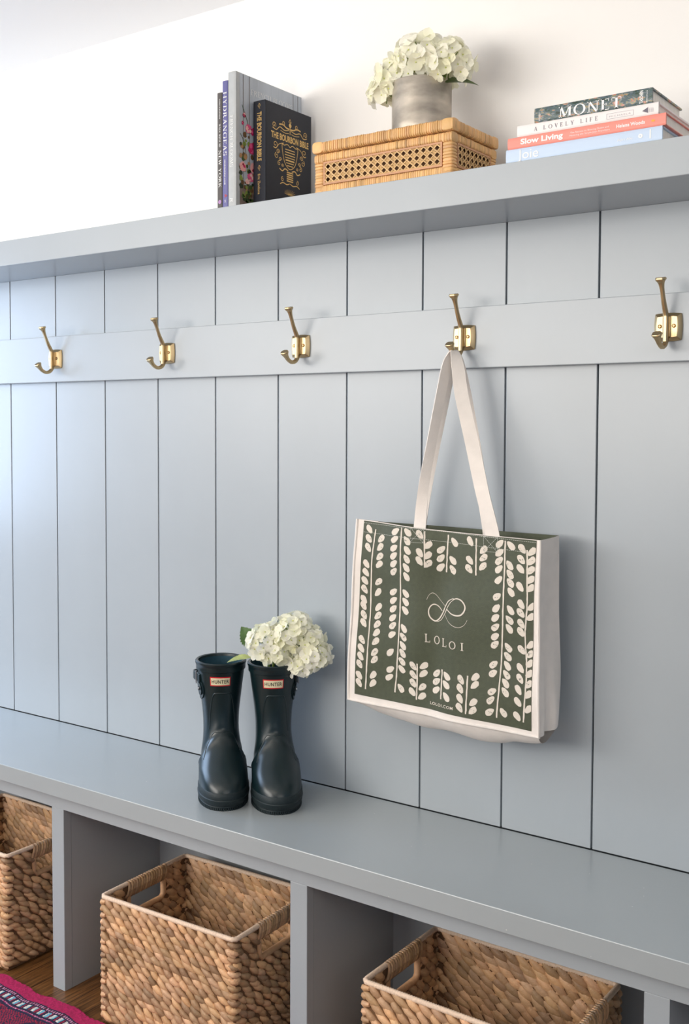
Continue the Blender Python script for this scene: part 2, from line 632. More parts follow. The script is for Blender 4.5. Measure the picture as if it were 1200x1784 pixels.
def make_basket(w, dp, h, seed):
    """w along x, dp along y, open top; centre of the base at the origin"""
    rnd = random.Random(seed)
    t = thing('storage_basket', 'basket', 'basket')
    mb = MB()
    th = .0035
    rows = 18
    rowh = (h - .018) / rows
    hw, hd = w / 2 - .006, dp / 2 - .006
    # handle holes in the two x walls
    HZ0, HZ1, HY = h - .068, h - .026, .052

    def tone():
        k = rnd.uniform(.55, 1.15)
        g = rnd.uniform(.95, 1.04)
        if rnd.random() < .10:
            k *= .68
        return (k, k * g * .99, k * g * g * rnd.uniform(.86, 1.02))
    for side, (o, u, n, L) in enumerate((((-hw, -hd, 0), (1, 0, 0), (0, -1, 0), 2 * hw), ((hw, hd, 0), (-1, 0, 0), (0, 1, 0), 2 * hw),
                                         ((hw, -hd, 0), (0, 1, 0), (1, 0, 0), 2 * hd), ((-hw, hd, 0), (0, -1, 0), (-1, 0, 0), 2 * hd))):
        o, u, n = Vector(o), Vector(u), Vector(n)
        step = .0245
        cnt = int(round(L / step))
        for r in range(rows):
            z = .010 + (r + .5) * rowh
            ph = rnd.uniform(-.25, .25) + (r % 2) * .5
            for i in range(-1, cnt + 1):
                a = (i + .5 + ph) * L / cnt
                if a < .006 or a > L - .006:
                    continue
                if side >= 2 and abs(a - L / 2) < HY + .008 and HZ0 - .004 < z < h - .003:
                    continue
                ang = radians(-33 + rnd.uniform(-9, 9))
                d = u * cos(ang) + Vector((0, 0, 1)) * sin(ang)
                c = o + u * a + Vector((0, 0, z + rnd.uniform(-.001, .001)))
                tn = tone()
                strand(mb, c + n * .0028, d, n, min(rnd.uniform(.0175, .0215), max(.006, (min(a, L - a) + .003) / cos(ang))), rnd.uniform(.0060, .0074), rnd.uniform(.0048, .0062), WEAVE, tn, rnd)
                strand(mb, c - n * .0028, u * cos(ang) - Vector((0, 0, 1)) * sin(ang), -n, min(.0200, max(.006, (min(a, L - a) + .002) / cos(ang))), .0072, .0046, WEAVE, tuple(q * .96 for q in tn), rnd)
    # corners: short wrapped pieces round each vertical edge
    for sx in (-1, 1):
        for sy in (-1, 1):
            for r in range(rows):
                z = .010 + (r + .5) * rowh
                mb2 = [(sx * (hw - .012), sy * (hd + .003), z + .003), (sx * (hw - .002), sy * (hd + .0025), z + .001), (sx * (hw + .0025), sy * (hd - .002), z - .001), (sx * (hw + .003), sy * (hd - .012), z - .003)]
                mb.tube(mb2, [.0036, .0056, .0056, .0036], WEAVE, 6, tone=tone())
    mb.build('woven_wall', t, smooth=60)
    # core walls and bottom
    mb = MB()
    mb.box((-hw, -hd - th / 2, .006), (hw, -hd + th / 2, h - .004), CORE)
    mb.box((-hw, hd - th / 2, .006), (hw, hd + th / 2, h - .004), CORE)
    for sx in (-1, 1):
        xa, xb = sx * hw - th / 2, sx * hw + th / 2
        mb.box((xa, -hd, .006), (xb, hd, HZ0), CORE)
        mb.box((xa, -hd, HZ1), (xb, hd, h - .004), CORE)
        mb.box((xa, -hd, HZ0), (xb, -HY, HZ1), CORE)
        mb.box((xa, HY, HZ0), (xb, hd, HZ1), CORE)
    mb.box((-hw, -hd, .002), (hw, hd, .007), CORE)
    mb.build('inner_frame', t, smooth=0)
    # rim twine
    mb = MB()
    pts = []
    R = .008
    for (cx, cy, a0) in ((hw - R, -hd + R, -90), (hw - R, hd - R, 0), (-hw + R, hd - R, 90), (-hw + R, -hd + R, 180)):
        for k in range(5):
            a = radians(a0 + 22.5 * k)
            pts.append((cx + (R + .001) * cos(a), cy + (R + .001) * sin(a)))
    dense = []
    for i in range(len(pts)):
        a = Vector(pts[i]); b = Vector(pts[(i + 1) % len(pts)])
        n = max(1, int((b - a).length / .0022))
        for k in range(n):
            p = a.lerp(b, k / n)
            dense.append((p.x, p.y, h - .0035))
    rr = [.0046 + (.0006 if i % 2 else -.0004) for i in range(len(dense))]
    mb.tube(dense, rr, TWINE, 8, closed=True)
    mb.build('rim', t, smooth=60)
    # handles: wrapped grip and edged hole
    for sx in (-1, 1):
        mb = MB()
        x = sx * hw
        y = -HY - .004
        while y < HY + .004:
            zc = (HZ1 + h - .004) / 2
            hh = (h - .003 - HZ1) / 2 + .003
            rg = []
            for j in range(10):
                a = 2 * pi * j / 10
                rg.append((x + cos(a) * .0078, y + sin(a) * .0018, zc + sin(a) * hh))
            mb.tube([(q[0], q[1] + (q[2] - zc) * .18, q[2]) for q in rg], .0033, WEAVE, 6, closed=True, tone=tone())
            y += .0072
        pth = [(x, -HY, HZ1), (x, -HY, HZ0 + .008), (x, -HY + .008, HZ0), (x, HY - .008, HZ0), (x, HY, HZ0 + .008), (x, HY, HZ1)]
        mb.tube(pth, .0062, WEAVE, 7, tone=(.95, .9, .85))
        mb.build('handle', t, smooth=60)
    return t


BK = make_basket(.350, .258, .2605, 5)
bl = [('woven hyacinth storage basket at the left edge, left of the first bench divider', .190, -.174, 0.004),
      ('woven hyacinth storage basket in the middle cubby below the rubber boots', .846, -.181, 0.04),
      ('woven hyacinth storage basket in the right cubby, cut by the bottom edge', 1.478, -.168, 0.0)]
for i, (lb, x, y, rz) in enumerate(bl):
    b = BK if i == 0 else copy_tree(BK)
    b.location = (x, y, 0.0); b.rotation_euler = (0, 0, rz)
    b['label'] = lb; b['group'] = 'woven storage baskets in the bench cubbies'
    if i == 2:
        b.scale = (1.045, 0.96, 1.02)

# ------------------------------------------------------------------ rug
RUG = mat('rug pile', (255, 255, 255), 0.95, bump=(700, 0.6), tone=True)
rnd = random.Random(9)
c_cr, c_nv, c_pk, c_wh, c_bl, c_rd, c_dk = [lin(c)[:3] for c in ((176, 22, 84), (38, 30, 62), (190, 140, 170), (225, 215, 205), (110, 180, 200), (160, 26, 60), (84, 16, 44))]


def rugcol(s, d):
    """s along the edge, d from the edge"""
    if d < .030: return c_cr
    if d < .035: return c_nv
    if d < .0385: return c_pk if int(s / .003) % 2 else c_dk
    if d < .044: return c_nv
    if d < .060:
        k = (s / .0185) % 1.0
        if .049 < d or True:
            return c_wh if k < .28 else c_bl if k < .52 else c_nv if k < .6 else c_rd if k < .8 else c_nv
    if d < .065: return c_nv
    if d < .0695: return c_pk if int(s / .003) % 2 else c_cr
    if d < .076: return c_nv
    d2 = d - .076
    u = (s / .11) % 1.0 - .5
    v = (d2 / .13) % 1.0 - .5
    q = abs(u) + abs(v)
    n = sin(s * 900) * sin(d * 800)
    if q < .10: return c_wh
    if q < .16: return c_bl if n > 0 else c_nv
    if q < .24: return c_rd
    if abs(q - .30) < .03: return c_wh if n > -.3 else c_bl
    if abs(q - .40) < .04: return c_nv
    if q > .5: return c_rd if n > 0 else c_nv
    return c_dk if n > .2 else c_nv if n > -.5 else c_rd


mb = MB()
RX0, RX1, RY1 = -.35, 1.25, -.318
st = .0032
nx, ny = int((RX1 - RX0) / st), 125
idx = mb.mi(RUG)
for j in range(ny + 1):
    for i in range(nx + 1):
        x = RX0 + i * st; d = j * st
        wv = .0035 * sin(x * 34) + .002 * sin(x * 83 + 1)
        wv *= max(0, 1 - d / .25)
        zz = .008 + .0012 * sin(x * 34 + 1.2) * max(0, 1 - d / .1) + rnd.uniform(-.0007, .0007)
        if j == 0: zz = .001
        mb.v.append((x, RY1 - d + wv + (rnd.uniform(-.0007, .0007) if j < 2 else 0), zz))
for j in range(ny):
    for i in range(nx):
        a = j * (nx + 1) + i
        mb.f.append([a, a + nx + 1, a + nx + 2, a + 1]); mb.m.append(idx)
        cc = rugcol(i * st, j * st)
        k = rnd.uniform(.75, 1.15)
        mb.t.append(tuple(q * k for q in cc))
o = mb.build('rug', smooth=60)
o['label'] = 'crimson and navy patterned wool rug lying on the wood floor'; o['category'] = 'rug'

# ------------------------------------------------------------------ rubber boots
RUB = mat('dark green rubber', (13, 32, 36), 0.30, bump=(600, 0.04), spec=0.55, var=(30, 0.12))
RUB_IN = mat('boot lining', (20, 62, 78), 0.75, bump=(900, .3))
SOLE = mat('sole rubber', (16, 32, 36), 0.6, bump=(500, .2))
LRED = mat('label red', (206, 30, 40), 0.5)
LCREAM = mat('label cream', (226, 214, 178), 0.5)
LDARK = mat('label letters', (40, 42, 40), 0.6)
STEEL = mat('buckle steel', (180, 184, 190), 0.3, 1.0)
ZZ = [0, .010, .022, .036, .050, .062, .074, .088, .105, .128, .160, .200, .240, .262]
FF = [.143, .152, .156, .154, .146, .131, .112, .091, .072, .057, .050, .050, .054, .056]
BB = [.050, .054, .056, .056, .055, .054, .053, .052, .050, .048, .046, .048, .053, .055]
WW = [.0475, .0495, .0505, .0505, .0498, .049, .0455, .0415, .0378, .0358, .0372, .0420, .0470, .0488]


def boot_pt(th, z, off=0.0):
    F, B, W = interp(ZZ, FF, z), interp(ZZ, BB, z), interp(ZZ, WW, z)
    k = min(1.0, max(0.0, (.125 - z) / .08))
    a = (F + B) / 2; c = (F - B) / 2
    e = 1.0 - .16 * k
    cx = cos(th); sx = sin(th)
    X = c + (a + off) * math.copysign(abs(cx) ** e, cx)
    u = (X + B) / (F + B)
    wf = 1 - k * (.24 * math.exp(-((u - .30) / .20) ** 2) + .10 * max(0, .3 - u))
    Y = (W * wf + off) * math.copysign(abs(sx) ** (1 - .10 * k), sx)
    return Vector((X, Y, z))


def make_boot(side):
    """local: toe +X, +Y = seen on the right from the front; side = where the strap sits"""
    t = thing('rubber_boot', 'boot', 'boot')
    N = 56
    mb = MB()
    zs = [.012 + (.256 - .012) * i / 62 for i in range(63)]

    def crease(th, z):
        o = 0.0
        # soft folds over the instep
        d = z - (.122 - .030 * abs(th) ** 1.5)
        if abs(th) < 1.6:
            o += .0022 * math.exp(-(d / .0045) ** 2) - .0014 * math.exp(-((d - .010) / .006) ** 2)
        return o
    rings = [[boot_pt(-pi + 2 * pi * j / N, z, crease(-pi + 2 * pi * j / N, z)) for j in range(N)] for z in zs]
    mb.loft(rings, RUB, caps=False)
    inner = [[boot_pt(-pi + 2 * pi * j / N, z, -.0032) for j in range(N)] for z in (.260, .24, .20, .16, .13, .10)]
    mb.loft(inner, RUB_IN, caps=False)
    mb.add(inner[-1], [tuple(range(N))], RUB_IN)
    mb.build('upper', t, smooth=70)
    # top band
    mb = MB()
    prof = [(.2445, .0004), (.2455, .0024), (.250, .0022), (.2555, .0020), (.2570, .0032), (.2615, .0032), (.2635, .001), (.2625, -.0032), (.258, -.0036)]
    mb.loft([[boot_pt(2 * pi * j / N, min(z, .262), o) + Vector((0, 0, max(0, z - .262))) for j in range(N)] for z, o in prof], RUB, caps=False)
    mb.build('top_band', t, smooth=50)
    # sole with foxing bands and tread
    mb = MB()
    prof = [(0.0, -.004), (.001, .0005), (.007, .0012), (.0085, -.0002), (.011, .0016), (.021, .0022), (.0225, .0008), (.024, .0012), (.034, .0010), (.0355, .0001)]
    mb.loft([[boot_pt(2 * pi * j / 72, z, o) for j in range(72)] for z, o in prof], SOLE)
    for k in range(90):
        th = 2 * pi * k / 90
        p = boot_pt(th, .004, .0010); q = boot_pt(th + .03, .004, .0010)
        tg = (q - p).normalized(); nn = Vector((tg.y, -tg.x, 0))
        mb.obox(p - tg * .0014 + Vector((0, 0, -.0042)), tg * .0028, nn * .0016, (0, 0, .0065), SOLE)
    mb.build('sole', t, smooth=35)
    # raised seams: shin arch and instep arch
    for zt, hw, dz, r in ((.203, .80, .075, .0019), (.126, 1.05, .050, .0016)):
        mb = MB()
        pts = []
        for i in range(41):
            a = -1 + i / 20
            th = -hw * (abs(a) ** .6) * (1 if a > 0 else -1) * (1 if side < 0 else 1)
            z = zt - dz * max(0, abs(a) - .25) ** 1.5 * 1.5 - .0
            pts.append(boot_pt(th, z, -.0010 + crease(th, z)))
        mb.tube(pts, r, RUB, 8)
        mb.build('seam', t, smooth=70)
    # logo label, wrapped round the front of the shaft
    mb = MB()
    lz = .2275

    def P(a, b):
        z = lz + b
        r = .050
        return boot_pt(a / r, z, 0)

    def Pn(off):
        def f(a, b):
            p = boot_pt(a / .050 + (-.10), lz + b, .0006 + off)
            return p
        return f
    mb.grid(14, 2, lambda u, v: Pn(0)(-.0225 + .045 * u, -.0092 + .0184 * v), LRED)
    mb.grid(14, 2, lambda u, v: Pn(.0004)(-.0205 + .041 * u, -.0072 + .0144 * v), LCREAM)
    put_sans(mb, 'HUNTER', Pn(.0008), -.0185, -.0034, .037, .0070, LDARK, bold=0.012, spacing=1.12)
    mb.build('logo_label', t, smooth=0)
    # side strap with buckle and round patch
    sg = side
    mb = MB()
    q = boot_pt(sg * pi / 2, .206, 0)
    for rr, h in ((.0185, .0022), (.012, .0034)):
        rings = []
        for dy in (-.003, h):
            rings.append([boot_pt(sg * pi / 2 - sg * .22 + sg * (cos(2 * pi * j / 28) * rr / .047), .207 + sin(2 * pi * j / 28) * rr * 1.15, dy) for j in range(28)])
        mb.loft(rings, RUB)
    sp_ = mb.build('strap_patch', t, smooth=35)
    mb = MB()
    pts = [boot_pt(sg * a, .229, .002) for a in (1.15, 1.35, 1.55)] + [boot_pt(sg * 1.72, .229, .007), boot_pt(sg * 1.95, .229, .012), boot_pt(sg * 2.25, .229, .008), boot_pt(sg * 2.5, .229, .002)]
    rings = []
    for i, p in enumerate(pts):
        a = pts[max(0, i - 1)]; b = pts[min(len(pts) - 1, i + 1)]
        tg = (b - a).normalized(); nn = Vector((tg.y, -tg.x, 0))
        rings.append(rrect(p, nn, (0, 0, 1), .0014, .0085))
    mb.loft(rings, RUB)
    st_ = mb.build('strap', t, smooth=40)
    mb = MB()
    c = boot_pt(sg * 1.50, .229, .0045)
    mb.tube([c + Vector(v) for v in ((-.004, 0, -.012), (-.004, 0, .012), (.006, 0, .012), (.006, 0, -.012))], .0011, STEEL, 6, closed=True)
    bp = mb.build('buckle', st_, smooth=50); bp['label'] = 'steel buckle'
    mb = MB()
    c = boot_pt(sg * (pi / 2 - .22), .207, .003)
    mb.cyl(c, (0, sg, 0), .0042, .0022, STEEL, 20)
    mb.build('stud', sp_, smooth=40)
    return t


HEAD = math.atan2(-.75, .66)
for sd, lb, (x, y) in ((-1, 'dark green rubber boot on the left, empty, its buckle on the left side', (.8325, -.1265)),
                       (1, 'dark green rubber boot on the right with white hydrangeas stuck in it', (.9320, -.0800))):
    b = make_boot(sd)
    b.location = (x, y, ZS); b.rotation_euler = (0, 0, HEAD + (0.06 if sd > 0 else .08))
    b['label'] = lb; b['group'] = 'pair of rubber boots on the bench'

# ------------------------------------------------------------------ tote bag
CANVAS = mat('natural cotton canvas', (238, 230, 222), 0.85, bump=(1500, 0.35), var=(40, 0.04))
PRINT = mat('green print on canvas', (70, 76, 55), 0.5, bump=(1400, 0.35), var=(160, 0.10))
PRINTW = mat('unprinted leaf shapes', (228, 218, 204), 0.85, bump=(1500, .3))
THREAD = mat('stitching thread', (206, 206, 196), 0.8)
SPRIGS = [  # stem points, left leaves, right leaves (metres on the cloth), leaves point up?
 ([(1.1995, 1.0066), (1.1916, 0.937), (1.1869, 0.8079), (1.1803, 0.7073)],
  [(1.185, 1.0058), (1.1842, 0.9884), (1.1835, 0.9721), (1.1803, 0.9413), (1.1791, 0.9256), (1.1771, 0.9098), (1.1759, 0.894), (1.1743, 0.8746), (1.174, 0.8624), (1.1749, 0.8457), (1.1745, 0.831), (1.1726, 0.7992), (1.1714, 0.7833), (1.1702, 0.7681), (1.1682, 0.753), (1.167, 0.7318), (1.1662, 0.7176)],
  [(1.2128, 0.9902), (1.2109, 0.9746), (1.2102, 0.9574), (1.2086, 0.9424), (1.2063, 0.9098), (1.2048, 0.8903), (1.2058, 0.8627), (1.205, 0.8471), (1.2039, 0.8307), (1.2031, 0.8153), (1.202, 0.7992), (1.2, 0.7788), (1.1997, 0.7648), (1.1969, 0.7358), (1.1958, 0.72)], 1),
 ([(1.2598, 1.0134), (1.2572, 0.9182), (1.2531, 0.8155), (1.2433, 0.7094)],
  [(1.2458, 1.0058), (1.2446, 0.9915), (1.2435, 0.9758), (1.2428, 0.9614), (1.2425, 0.9471), (1.2418, 0.9323), (1.24, 0.8946), (1.2397, 0.8791), (1.2394, 0.8637), (1.2387, 0.8471), (1.2388, 0.8327), (1.2377, 0.8161), (1.2342, 0.783), (1.2336, 0.7512), (1.2313, 0.7364)],
  [(1.2726, 1.0057), (1.2719, 0.9905), (1.2728, 0.9737), (1.2718, 0.9574), (1.2703, 0.942), (1.2704, 0.9254), (1.2682, 0.8944), (1.2679, 0.8791), (1.2672, 0.8637), (1.2647, 0.8304), (1.2632, 0.8149), (1.2621, 0.7987), (1.261, 0.7846), (1.2595, 0.769), (1.2584, 0.7545), (1.2558, 0.7188)], 0),
 ([(1.3068, 1.0094), (1.3073, 0.9442)],
  [(1.2971, 1.0028), (1.2981, 0.9704), (1.2974, 0.9559)],
  [(1.314, 0.9848), (1.313, 0.9664), (1.3135, 0.9514)], 1),
 ([(1.3521, 1.0054), (1.3478, 0.9384)],
  [(1.3379, 0.9781), (1.3373, 0.9631), (1.3366, 0.9465)],
  [(1.3647, 0.993), (1.3612, 0.9609), (1.361, 0.9444)], 0),
 ([(1.4094, 1.003), (1.4086, 0.9381)],
  [(1.397, 0.9967), (1.3963, 0.9635), (1.3946, 0.9487)],
  [(1.4238, 0.9839), (1.4233, 0.97), (1.4223, 0.9548)], 1),
 ([(1.4666, 1.0027), (1.4648, 0.9101), (1.4606, 0.8071), (1.4529, 0.6962)],
  [(1.4557, 0.9966), (1.4555, 0.9813), (1.4549, 0.9675), (1.4547, 0.9534), (1.4546, 0.9348), (1.452, 0.9058), (1.4508, 0.8857), (1.4492, 0.8692), (1.4487, 0.8524), (1.4478, 0.8361), (1.4472, 0.8222), (1.4451, 0.7874), (1.4438, 0.7717), (1.4435, 0.7402), (1.4411, 0.7252), (1.4399, 0.7045)],
  [(1.4772, 0.9949), (1.4755, 0.9614), (1.4764, 0.9462), (1.4776, 0.932), (1.4792, 0.9162), (1.4785, 0.8853), (1.4766, 0.8682), (1.4757, 0.8528), (1.4733, 0.8199), (1.472, 0.8047), (1.4715, 0.7886), (1.4703, 0.773), (1.469, 0.7583), (1.4685, 0.7428), (1.4657, 0.7069)], 0),
 ([(1.5075, 0.9896), (1.5103, 0.9017), (1.5058, 0.8444), (1.5094, 0.7815), (1.5035, 0.6963)],
  [(1.4985, 0.9906), (1.4973, 0.9725), (1.4965, 0.9567), (1.4965, 0.9267), (1.4989, 0.8975), (1.4984, 0.8825), (1.4986, 0.8642), (1.4981, 0.8499), (1.4992, 0.8192), (1.4975, 0.7878), (1.497, 0.7702), (1.4941, 0.7507), (1.4933, 0.7298), (1.4919, 0.7046)],
  [(1.5168, 0.9871), (1.5156, 0.9714), (1.5148, 0.9556), (1.5156, 0.94), (1.5162, 0.9259), (1.519, 0.8947), (1.5168, 0.8772), (1.5163, 0.8298), (1.5159, 0.814), (1.516, 0.7982), (1.5152, 0.7807), (1.5144, 0.7631), (1.5139, 0.7456), (1.5136, 0.7202)], 1),
 ([(1.2922, 0.7691), (1.2896, 0.7025)],
  [(1.2835, 0.7639), (1.2833, 0.7476), (1.2826, 0.7322), (1.2807, 0.7155)],
  [(1.3048, 0.7664), (1.3034, 0.752), (1.3012, 0.727), (1.3006, 0.7103)], 1),
 ([(1.3428, 0.765), (1.3414, 0.7119)],
  [(1.331, 0.7567), (1.3303, 0.7415), (1.3305, 0.7265)],
  [(1.3532, 0.7547), (1.3519, 0.7392), (1.3532, 0.7177)], 0),
 ([(1.3957, 0.7612), (1.3945, 0.6941)],
  [(1.3827, 0.7528), (1.3817, 0.7368), (1.3819, 0.7196), (1.3817, 0.7037)],
  [(1.4105, 0.7606), (1.4099, 0.7468), (1.4083, 0.7164), (1.4074, 0.7021)], 1),
]
KNOT = [
 (0.0008, [(1.3108, 0.887), (1.3144, 0.8949), (1.3207, 0.8996), (1.3279, 0.8968), (1.3374, 0.8875), (1.3469, 0.8789)]),
 (0.003, [(1.3415, 0.8695), (1.3336, 0.8769), (1.3249, 0.8797), (1.3178, 0.8753), (1.3146, 0.8661), (1.3179, 0.8561), (1.3275, 0.8502), (1.3361, 0.8553), (1.3431, 0.8662), (1.3485, 0.879), (1.3546, 0.8885), (1.3647, 0.8939)]),
 (0.0016, [(1.3307, 0.8492), (1.3393, 0.8529), (1.347, 0.8646), (1.3532, 0.8781), (1.3601, 0.8876), (1.3685, 0.8932)]),
 (0.0034, [(1.3639, 0.892), (1.3724, 0.8942), (1.3816, 0.8917), (1.3886, 0.8836), (1.3883, 0.8749), (1.3818, 0.8668), (1.3719, 0.8644), (1.361, 0.8667), (1.3516, 0.8732)]),
 (0.001, [(1.3478, 0.8633), (1.3557, 0.8519), (1.3659, 0.8455), (1.3775, 0.8441), (1.3881, 0.8493), (1.3941, 0.8587)]),
]
LET = [(1.3087, 0.8103), (1.3183, 0.8107), (1.331, 0.8156), (1.3468, 0.8059), (1.3647, 0.8108), (1.3845, 0.8037), (1.3134, 0.8253), (1.3467, 0.8202), (1.3843, 0.8172)]
COM = [(1.3183, 0.7001), (1.3682, 0.6967)]


TL, TR, BR, BL = (1.1566, 1.0234), (1.5300, 1.0070), (1.5320, .6745), (1.1398, .6825)
GTL, GTR, GBR, GBL = (1.1718, 1.0212), (1.5240, 1.0062), (1.5184, .6832), (1.1552, .6948)


def bil(c, u, v):
    """u left to right, v bottom to top"""
    a, b, d, e = c
    x = (1 - u) * ((1 - v) * e[0] + v * a[0]) + u * ((1 - v) * d[0] + v * b[0])
    z = (1 - u) * ((1 - v) * e[1] + v * a[1]) + u * ((1 - v) * d[1] + v * b[1])
    return x, z


def front_y(x, z):
    s = (x - 1.34) / .19
    y = -.110
    y += .0075 * math.exp(-((x - 1.335 - (z - .9) * .10) / .030) ** 2) * (.4 + .6 * min(1, max(0, (1.02 - z) / .1)))
    y += -.003 * math.exp(-((x - 1.275 + (z - .9) * .15) / .035) ** 2)
    y += .0022 * sin(x * 31 + z * 9) + .0014 * sin(z * 37 - x * 15)
    y += .006 * max(0, (z - .95) / .07) ** 2 * (1 - s * s) * .6
    return y


def PB(off):
    return lambda x, z: (x, front_y(x, z) - off, z)


bag = thing('tote_bag', 'canvas tote bag with green leaf print hanging from the fourth brass hook', 'bag', (1.34, -.07, .66))
mb = MB()


def wav(x, z):
    k = max(0, (z - .96) / .06)
    return z - .0035 * k * sin((x - 1.16) / .37 * pi) ** 2


def fp(c, off):
    def f(u, v):
        x, z = bil(c, u, v)
        return (x, front_y(x, z) - off, wav(x, z))
    return f


mb.grid(60, 50, fp((TL, TR, BR, BL), 0), CANVAS)
mb.grid(60, 50, fp((GTL, GTR, GBR, GBL), .0006), PRINT)
rnd = random.Random(4)


def inprint(x, z):
    v = (z - (.6948 + (x - 1.155) / .363 * (.6832 - .6948))) / .3255
    xl = GBL[0] + v * (GTL[0] - GBL[0]); xr = GBR[0] + v * (GTR[0] - GBR[0])
    return xl, xr


def leaf(x, z, ang, L=.0093, W=.0055):
    n = 14
    pts = []
    for j in range(n):
        a = 2 * pi * j / n
        px = cos(a) * L * rnd.uniform(.93, 1.07)
        py = sin(a) * W * (1 + .22 * cos(a)) * rnd.uniform(.92, 1.08)
        qx = x + px * cos(ang) - py * sin(ang); qz = z + px * sin(ang) + py * cos(ang)
        xl, xr = inprint(qx, qz)
        qx = max(xl + .0003, min(xr - .0003, qx))
        pts.append(PB(.0009)(qx, qz))
    mb.add(pts, [tuple(range(n))], PRINTW)
    if rnd.random() < .45:   # specks of green where the block print skipped
        for _ in range(rnd.randint(2, 5)):
            sx, sz = x + rnd.uniform(-.5, .5) * L * .9, z + rnd.uniform(-.4, .4) * W
            r = rnd.uniform(.0004, .0009)
            mb.add([PB(.0016)(sx + r * cos(q * 1.57), sz + r * sin(q * 1.57)) for q in range(4)], [(0, 1, 2, 3)], PRINT)


for stem, lf, rg, up in SPRIGS:
    pts = crom([(p[0], p[1]) for p in stem], 14)
    pts = [(p[0] + rnd.uniform(-.0003, .0003), p[1]) for p in pts]
    mb.ribbon(pts, [.0028 * rnd.uniform(.8, 1.15) for _ in pts], PB(.0011), PRINTW)
    for (x, z) in lf:
        leaf(x, z, radians(128 if up else 218) + rnd.uniform(-.12, .12))
    for (x, z) in rg:
        leaf(x, z, radians(42 if up else -48) + rnd.uniform(-.12, .12))
for w, pts in KNOT:
    C = crom(pts, 8)
    n = len(C)
    mb.ribbon(C, [max(.0007, w * (sin(pi * min(1, max(0, .12 + .76 * i / n))) ** .8)) * .8 for i in range(n)], PB(.0012), PRINTW)


def lett(ch, x0, z0, w, h):
    put_serif(mb, ch, PB(.0012), x0, z0, w, h, PRINTW, w=.14, t=.075)


lett('L', 1.3078, .8106, .0110, .0150)
lett('O', 1.3255, .8088, .0120, .0150)
lett('L', 1.3425, .8062, .0105, .0150)
lett('O', 1.3575, .8042, .0145, .0140)
lett('I', 1.3806, .8037, .0074, .0140)
put_sans(mb, 'LOLOI.COM', lambda a, b: PB(.0012)(a, b - (a - 1.318) * .04), 1.3178, .6992, .0505, .0050, PRINTW, bold=.015, spacing=1.15)
# stitch lines along the top hem and crosses where the handles are sewn
def stitches(p0, p1, n):
    for i in range(n):
        a, b = (i + .15) / n, (i + .85) / n
        mb.ribbon([(p0[0] + (p1[0] - p0[0]) * a, p0[1] + (p1[1] - p0[1]) * a), (p0[0] + (p1[0] - p0[0]) * b, p0[1] + (p1[1] - p0[1]) * b)], .0006, PB(.0019), THREAD)


stitches((1.172, 1.0005), (1.524, .985), 90)
stitches((1.172, 1.0175), (1.524, 1.003), 90)
HX = ((1.2790, 1.3050, 1.0145), (1.4245, 1.4520, 1.0075))
for xa, xb, zt in HX:
    zb = zt - .026
    for q in (((xa, zt), (xb, zt)), ((xa, zb), (xb, zb)), ((xa, zt), (xa, zb)), ((xb, zt), (xb, zb)), ((xa, zt), (xb, zb)), ((xb, zt), (xa, zb))):
        stitches(q[0], q[1], 9)
kids(bag, mb.build('front_panel', smooth=50))
# piped edge round the front panel
mb = MB()
edge = [TL] + [(TL[0] + (BL[0] - TL[0]) * k / 12, TL[1] + (BL[1] - TL[1]) * k / 12) for k in range(1, 13)]
edge += [(BL[0] + (BR[0] - BL[0]) * k / 20, BL[1] + (BR[1] - BL[1]) * k / 20) for k in range(1, 21)]
edge += [(BR[0] + (TR[0] - BR[0]) * k / 12, BR[1] + (TR[1] - BR[1]) * k / 12) for k in range(1, 13)]
mb.tube([(x, front_y(x, z) + .0003, z) for x, z in edge], .0028, CANVAS, 8)
kids(bag, mb.build('piping', smooth=70))
YB = -.042


def back_edge(side, v):
    """back seam, v bottom to top"""
    if side < 0:
        return Vector((1.150 + .012 * v, YB, .672 + v * .343))
    return Vector((1.536 + .003 * sin(v * 5), YB, .690 + v * .320))


for sd in (-1, 1):
    mb = MB()

    def G(u, v, sd=sd):
        if sd < 0:
            x, z = bil((TL, TR, BR, BL), 0, v)
        else:
            x, z = bil((TL, TR, BR, BL), 1, v)
        a = Vector((x, front_y(x, z), z)); b = back_edge(sd, v)
        p = a.lerp(b, u)
        p.x += sd * (.006 * sin(pi * u) * sin(2 * pi * v + .6) * .6 + .010 * math.exp(-(v / .22) ** 2) * sin(pi * u)) - sd * .014 * math.exp(-((u - .33) / .12) ** 2) * max(0, 1 - v * 2.6)
        p.y += .003 * sin(9 * v)
        return p
    mb.grid(14, 40, G, CANVAS)
    kids(bag, mb.build('side_gusset', smooth=60))
mb = MB()
mb.grid(30, 24, lambda u, v: (back_edge(-1, v).lerp(back_edge(1, v), u) + Vector((0, .0025 * sin(u * 9 + v * 4), 0))), CANVAS)
mb.grid(30, 3, lambda u, v: (back_edge(-1, .90 + .1 * v).lerp(back_edge(1, .90 + .1 * v), u) + Vector((0, .0025 * sin(u * 9 + 4) - .0012, .0002))), PRINT)
kids(bag, mb.build('back_panel', smooth=60))
mb = MB()


def BT(u, v):
    x, z = bil((TL, TR, BR, BL), u, 0)
    a = Vector((x, front_y(x, z), z)); b = back_edge(-1, 0).lerp(back_edge(1, 0), u)
    p = a.lerp(b, v)
    sag = .043 * (.28 + .72 * min(1, sin(pi * min(1, max(0, u))) * 1.6)) * (sin(pi * min(1, v * .85 + .0)) ** .8)
    if u < .12: sag *= (.45 + .55 * u / .12)
    sag = sag * (.62 + .42 * u) + .010 * max(0, (u - .85) / .15) * sin(pi * min(1, v))
    p.z -= sag + .002 * sin(u * 21)
    p.x += .006 * sin(pi * v) * (1 if u < .5 else -1) * (1 - sin(pi * u))
    return p


mb.grid(50, 16, BT, CANVAS)
kids(bag, mb.build('bottom_panel', smooth=60))


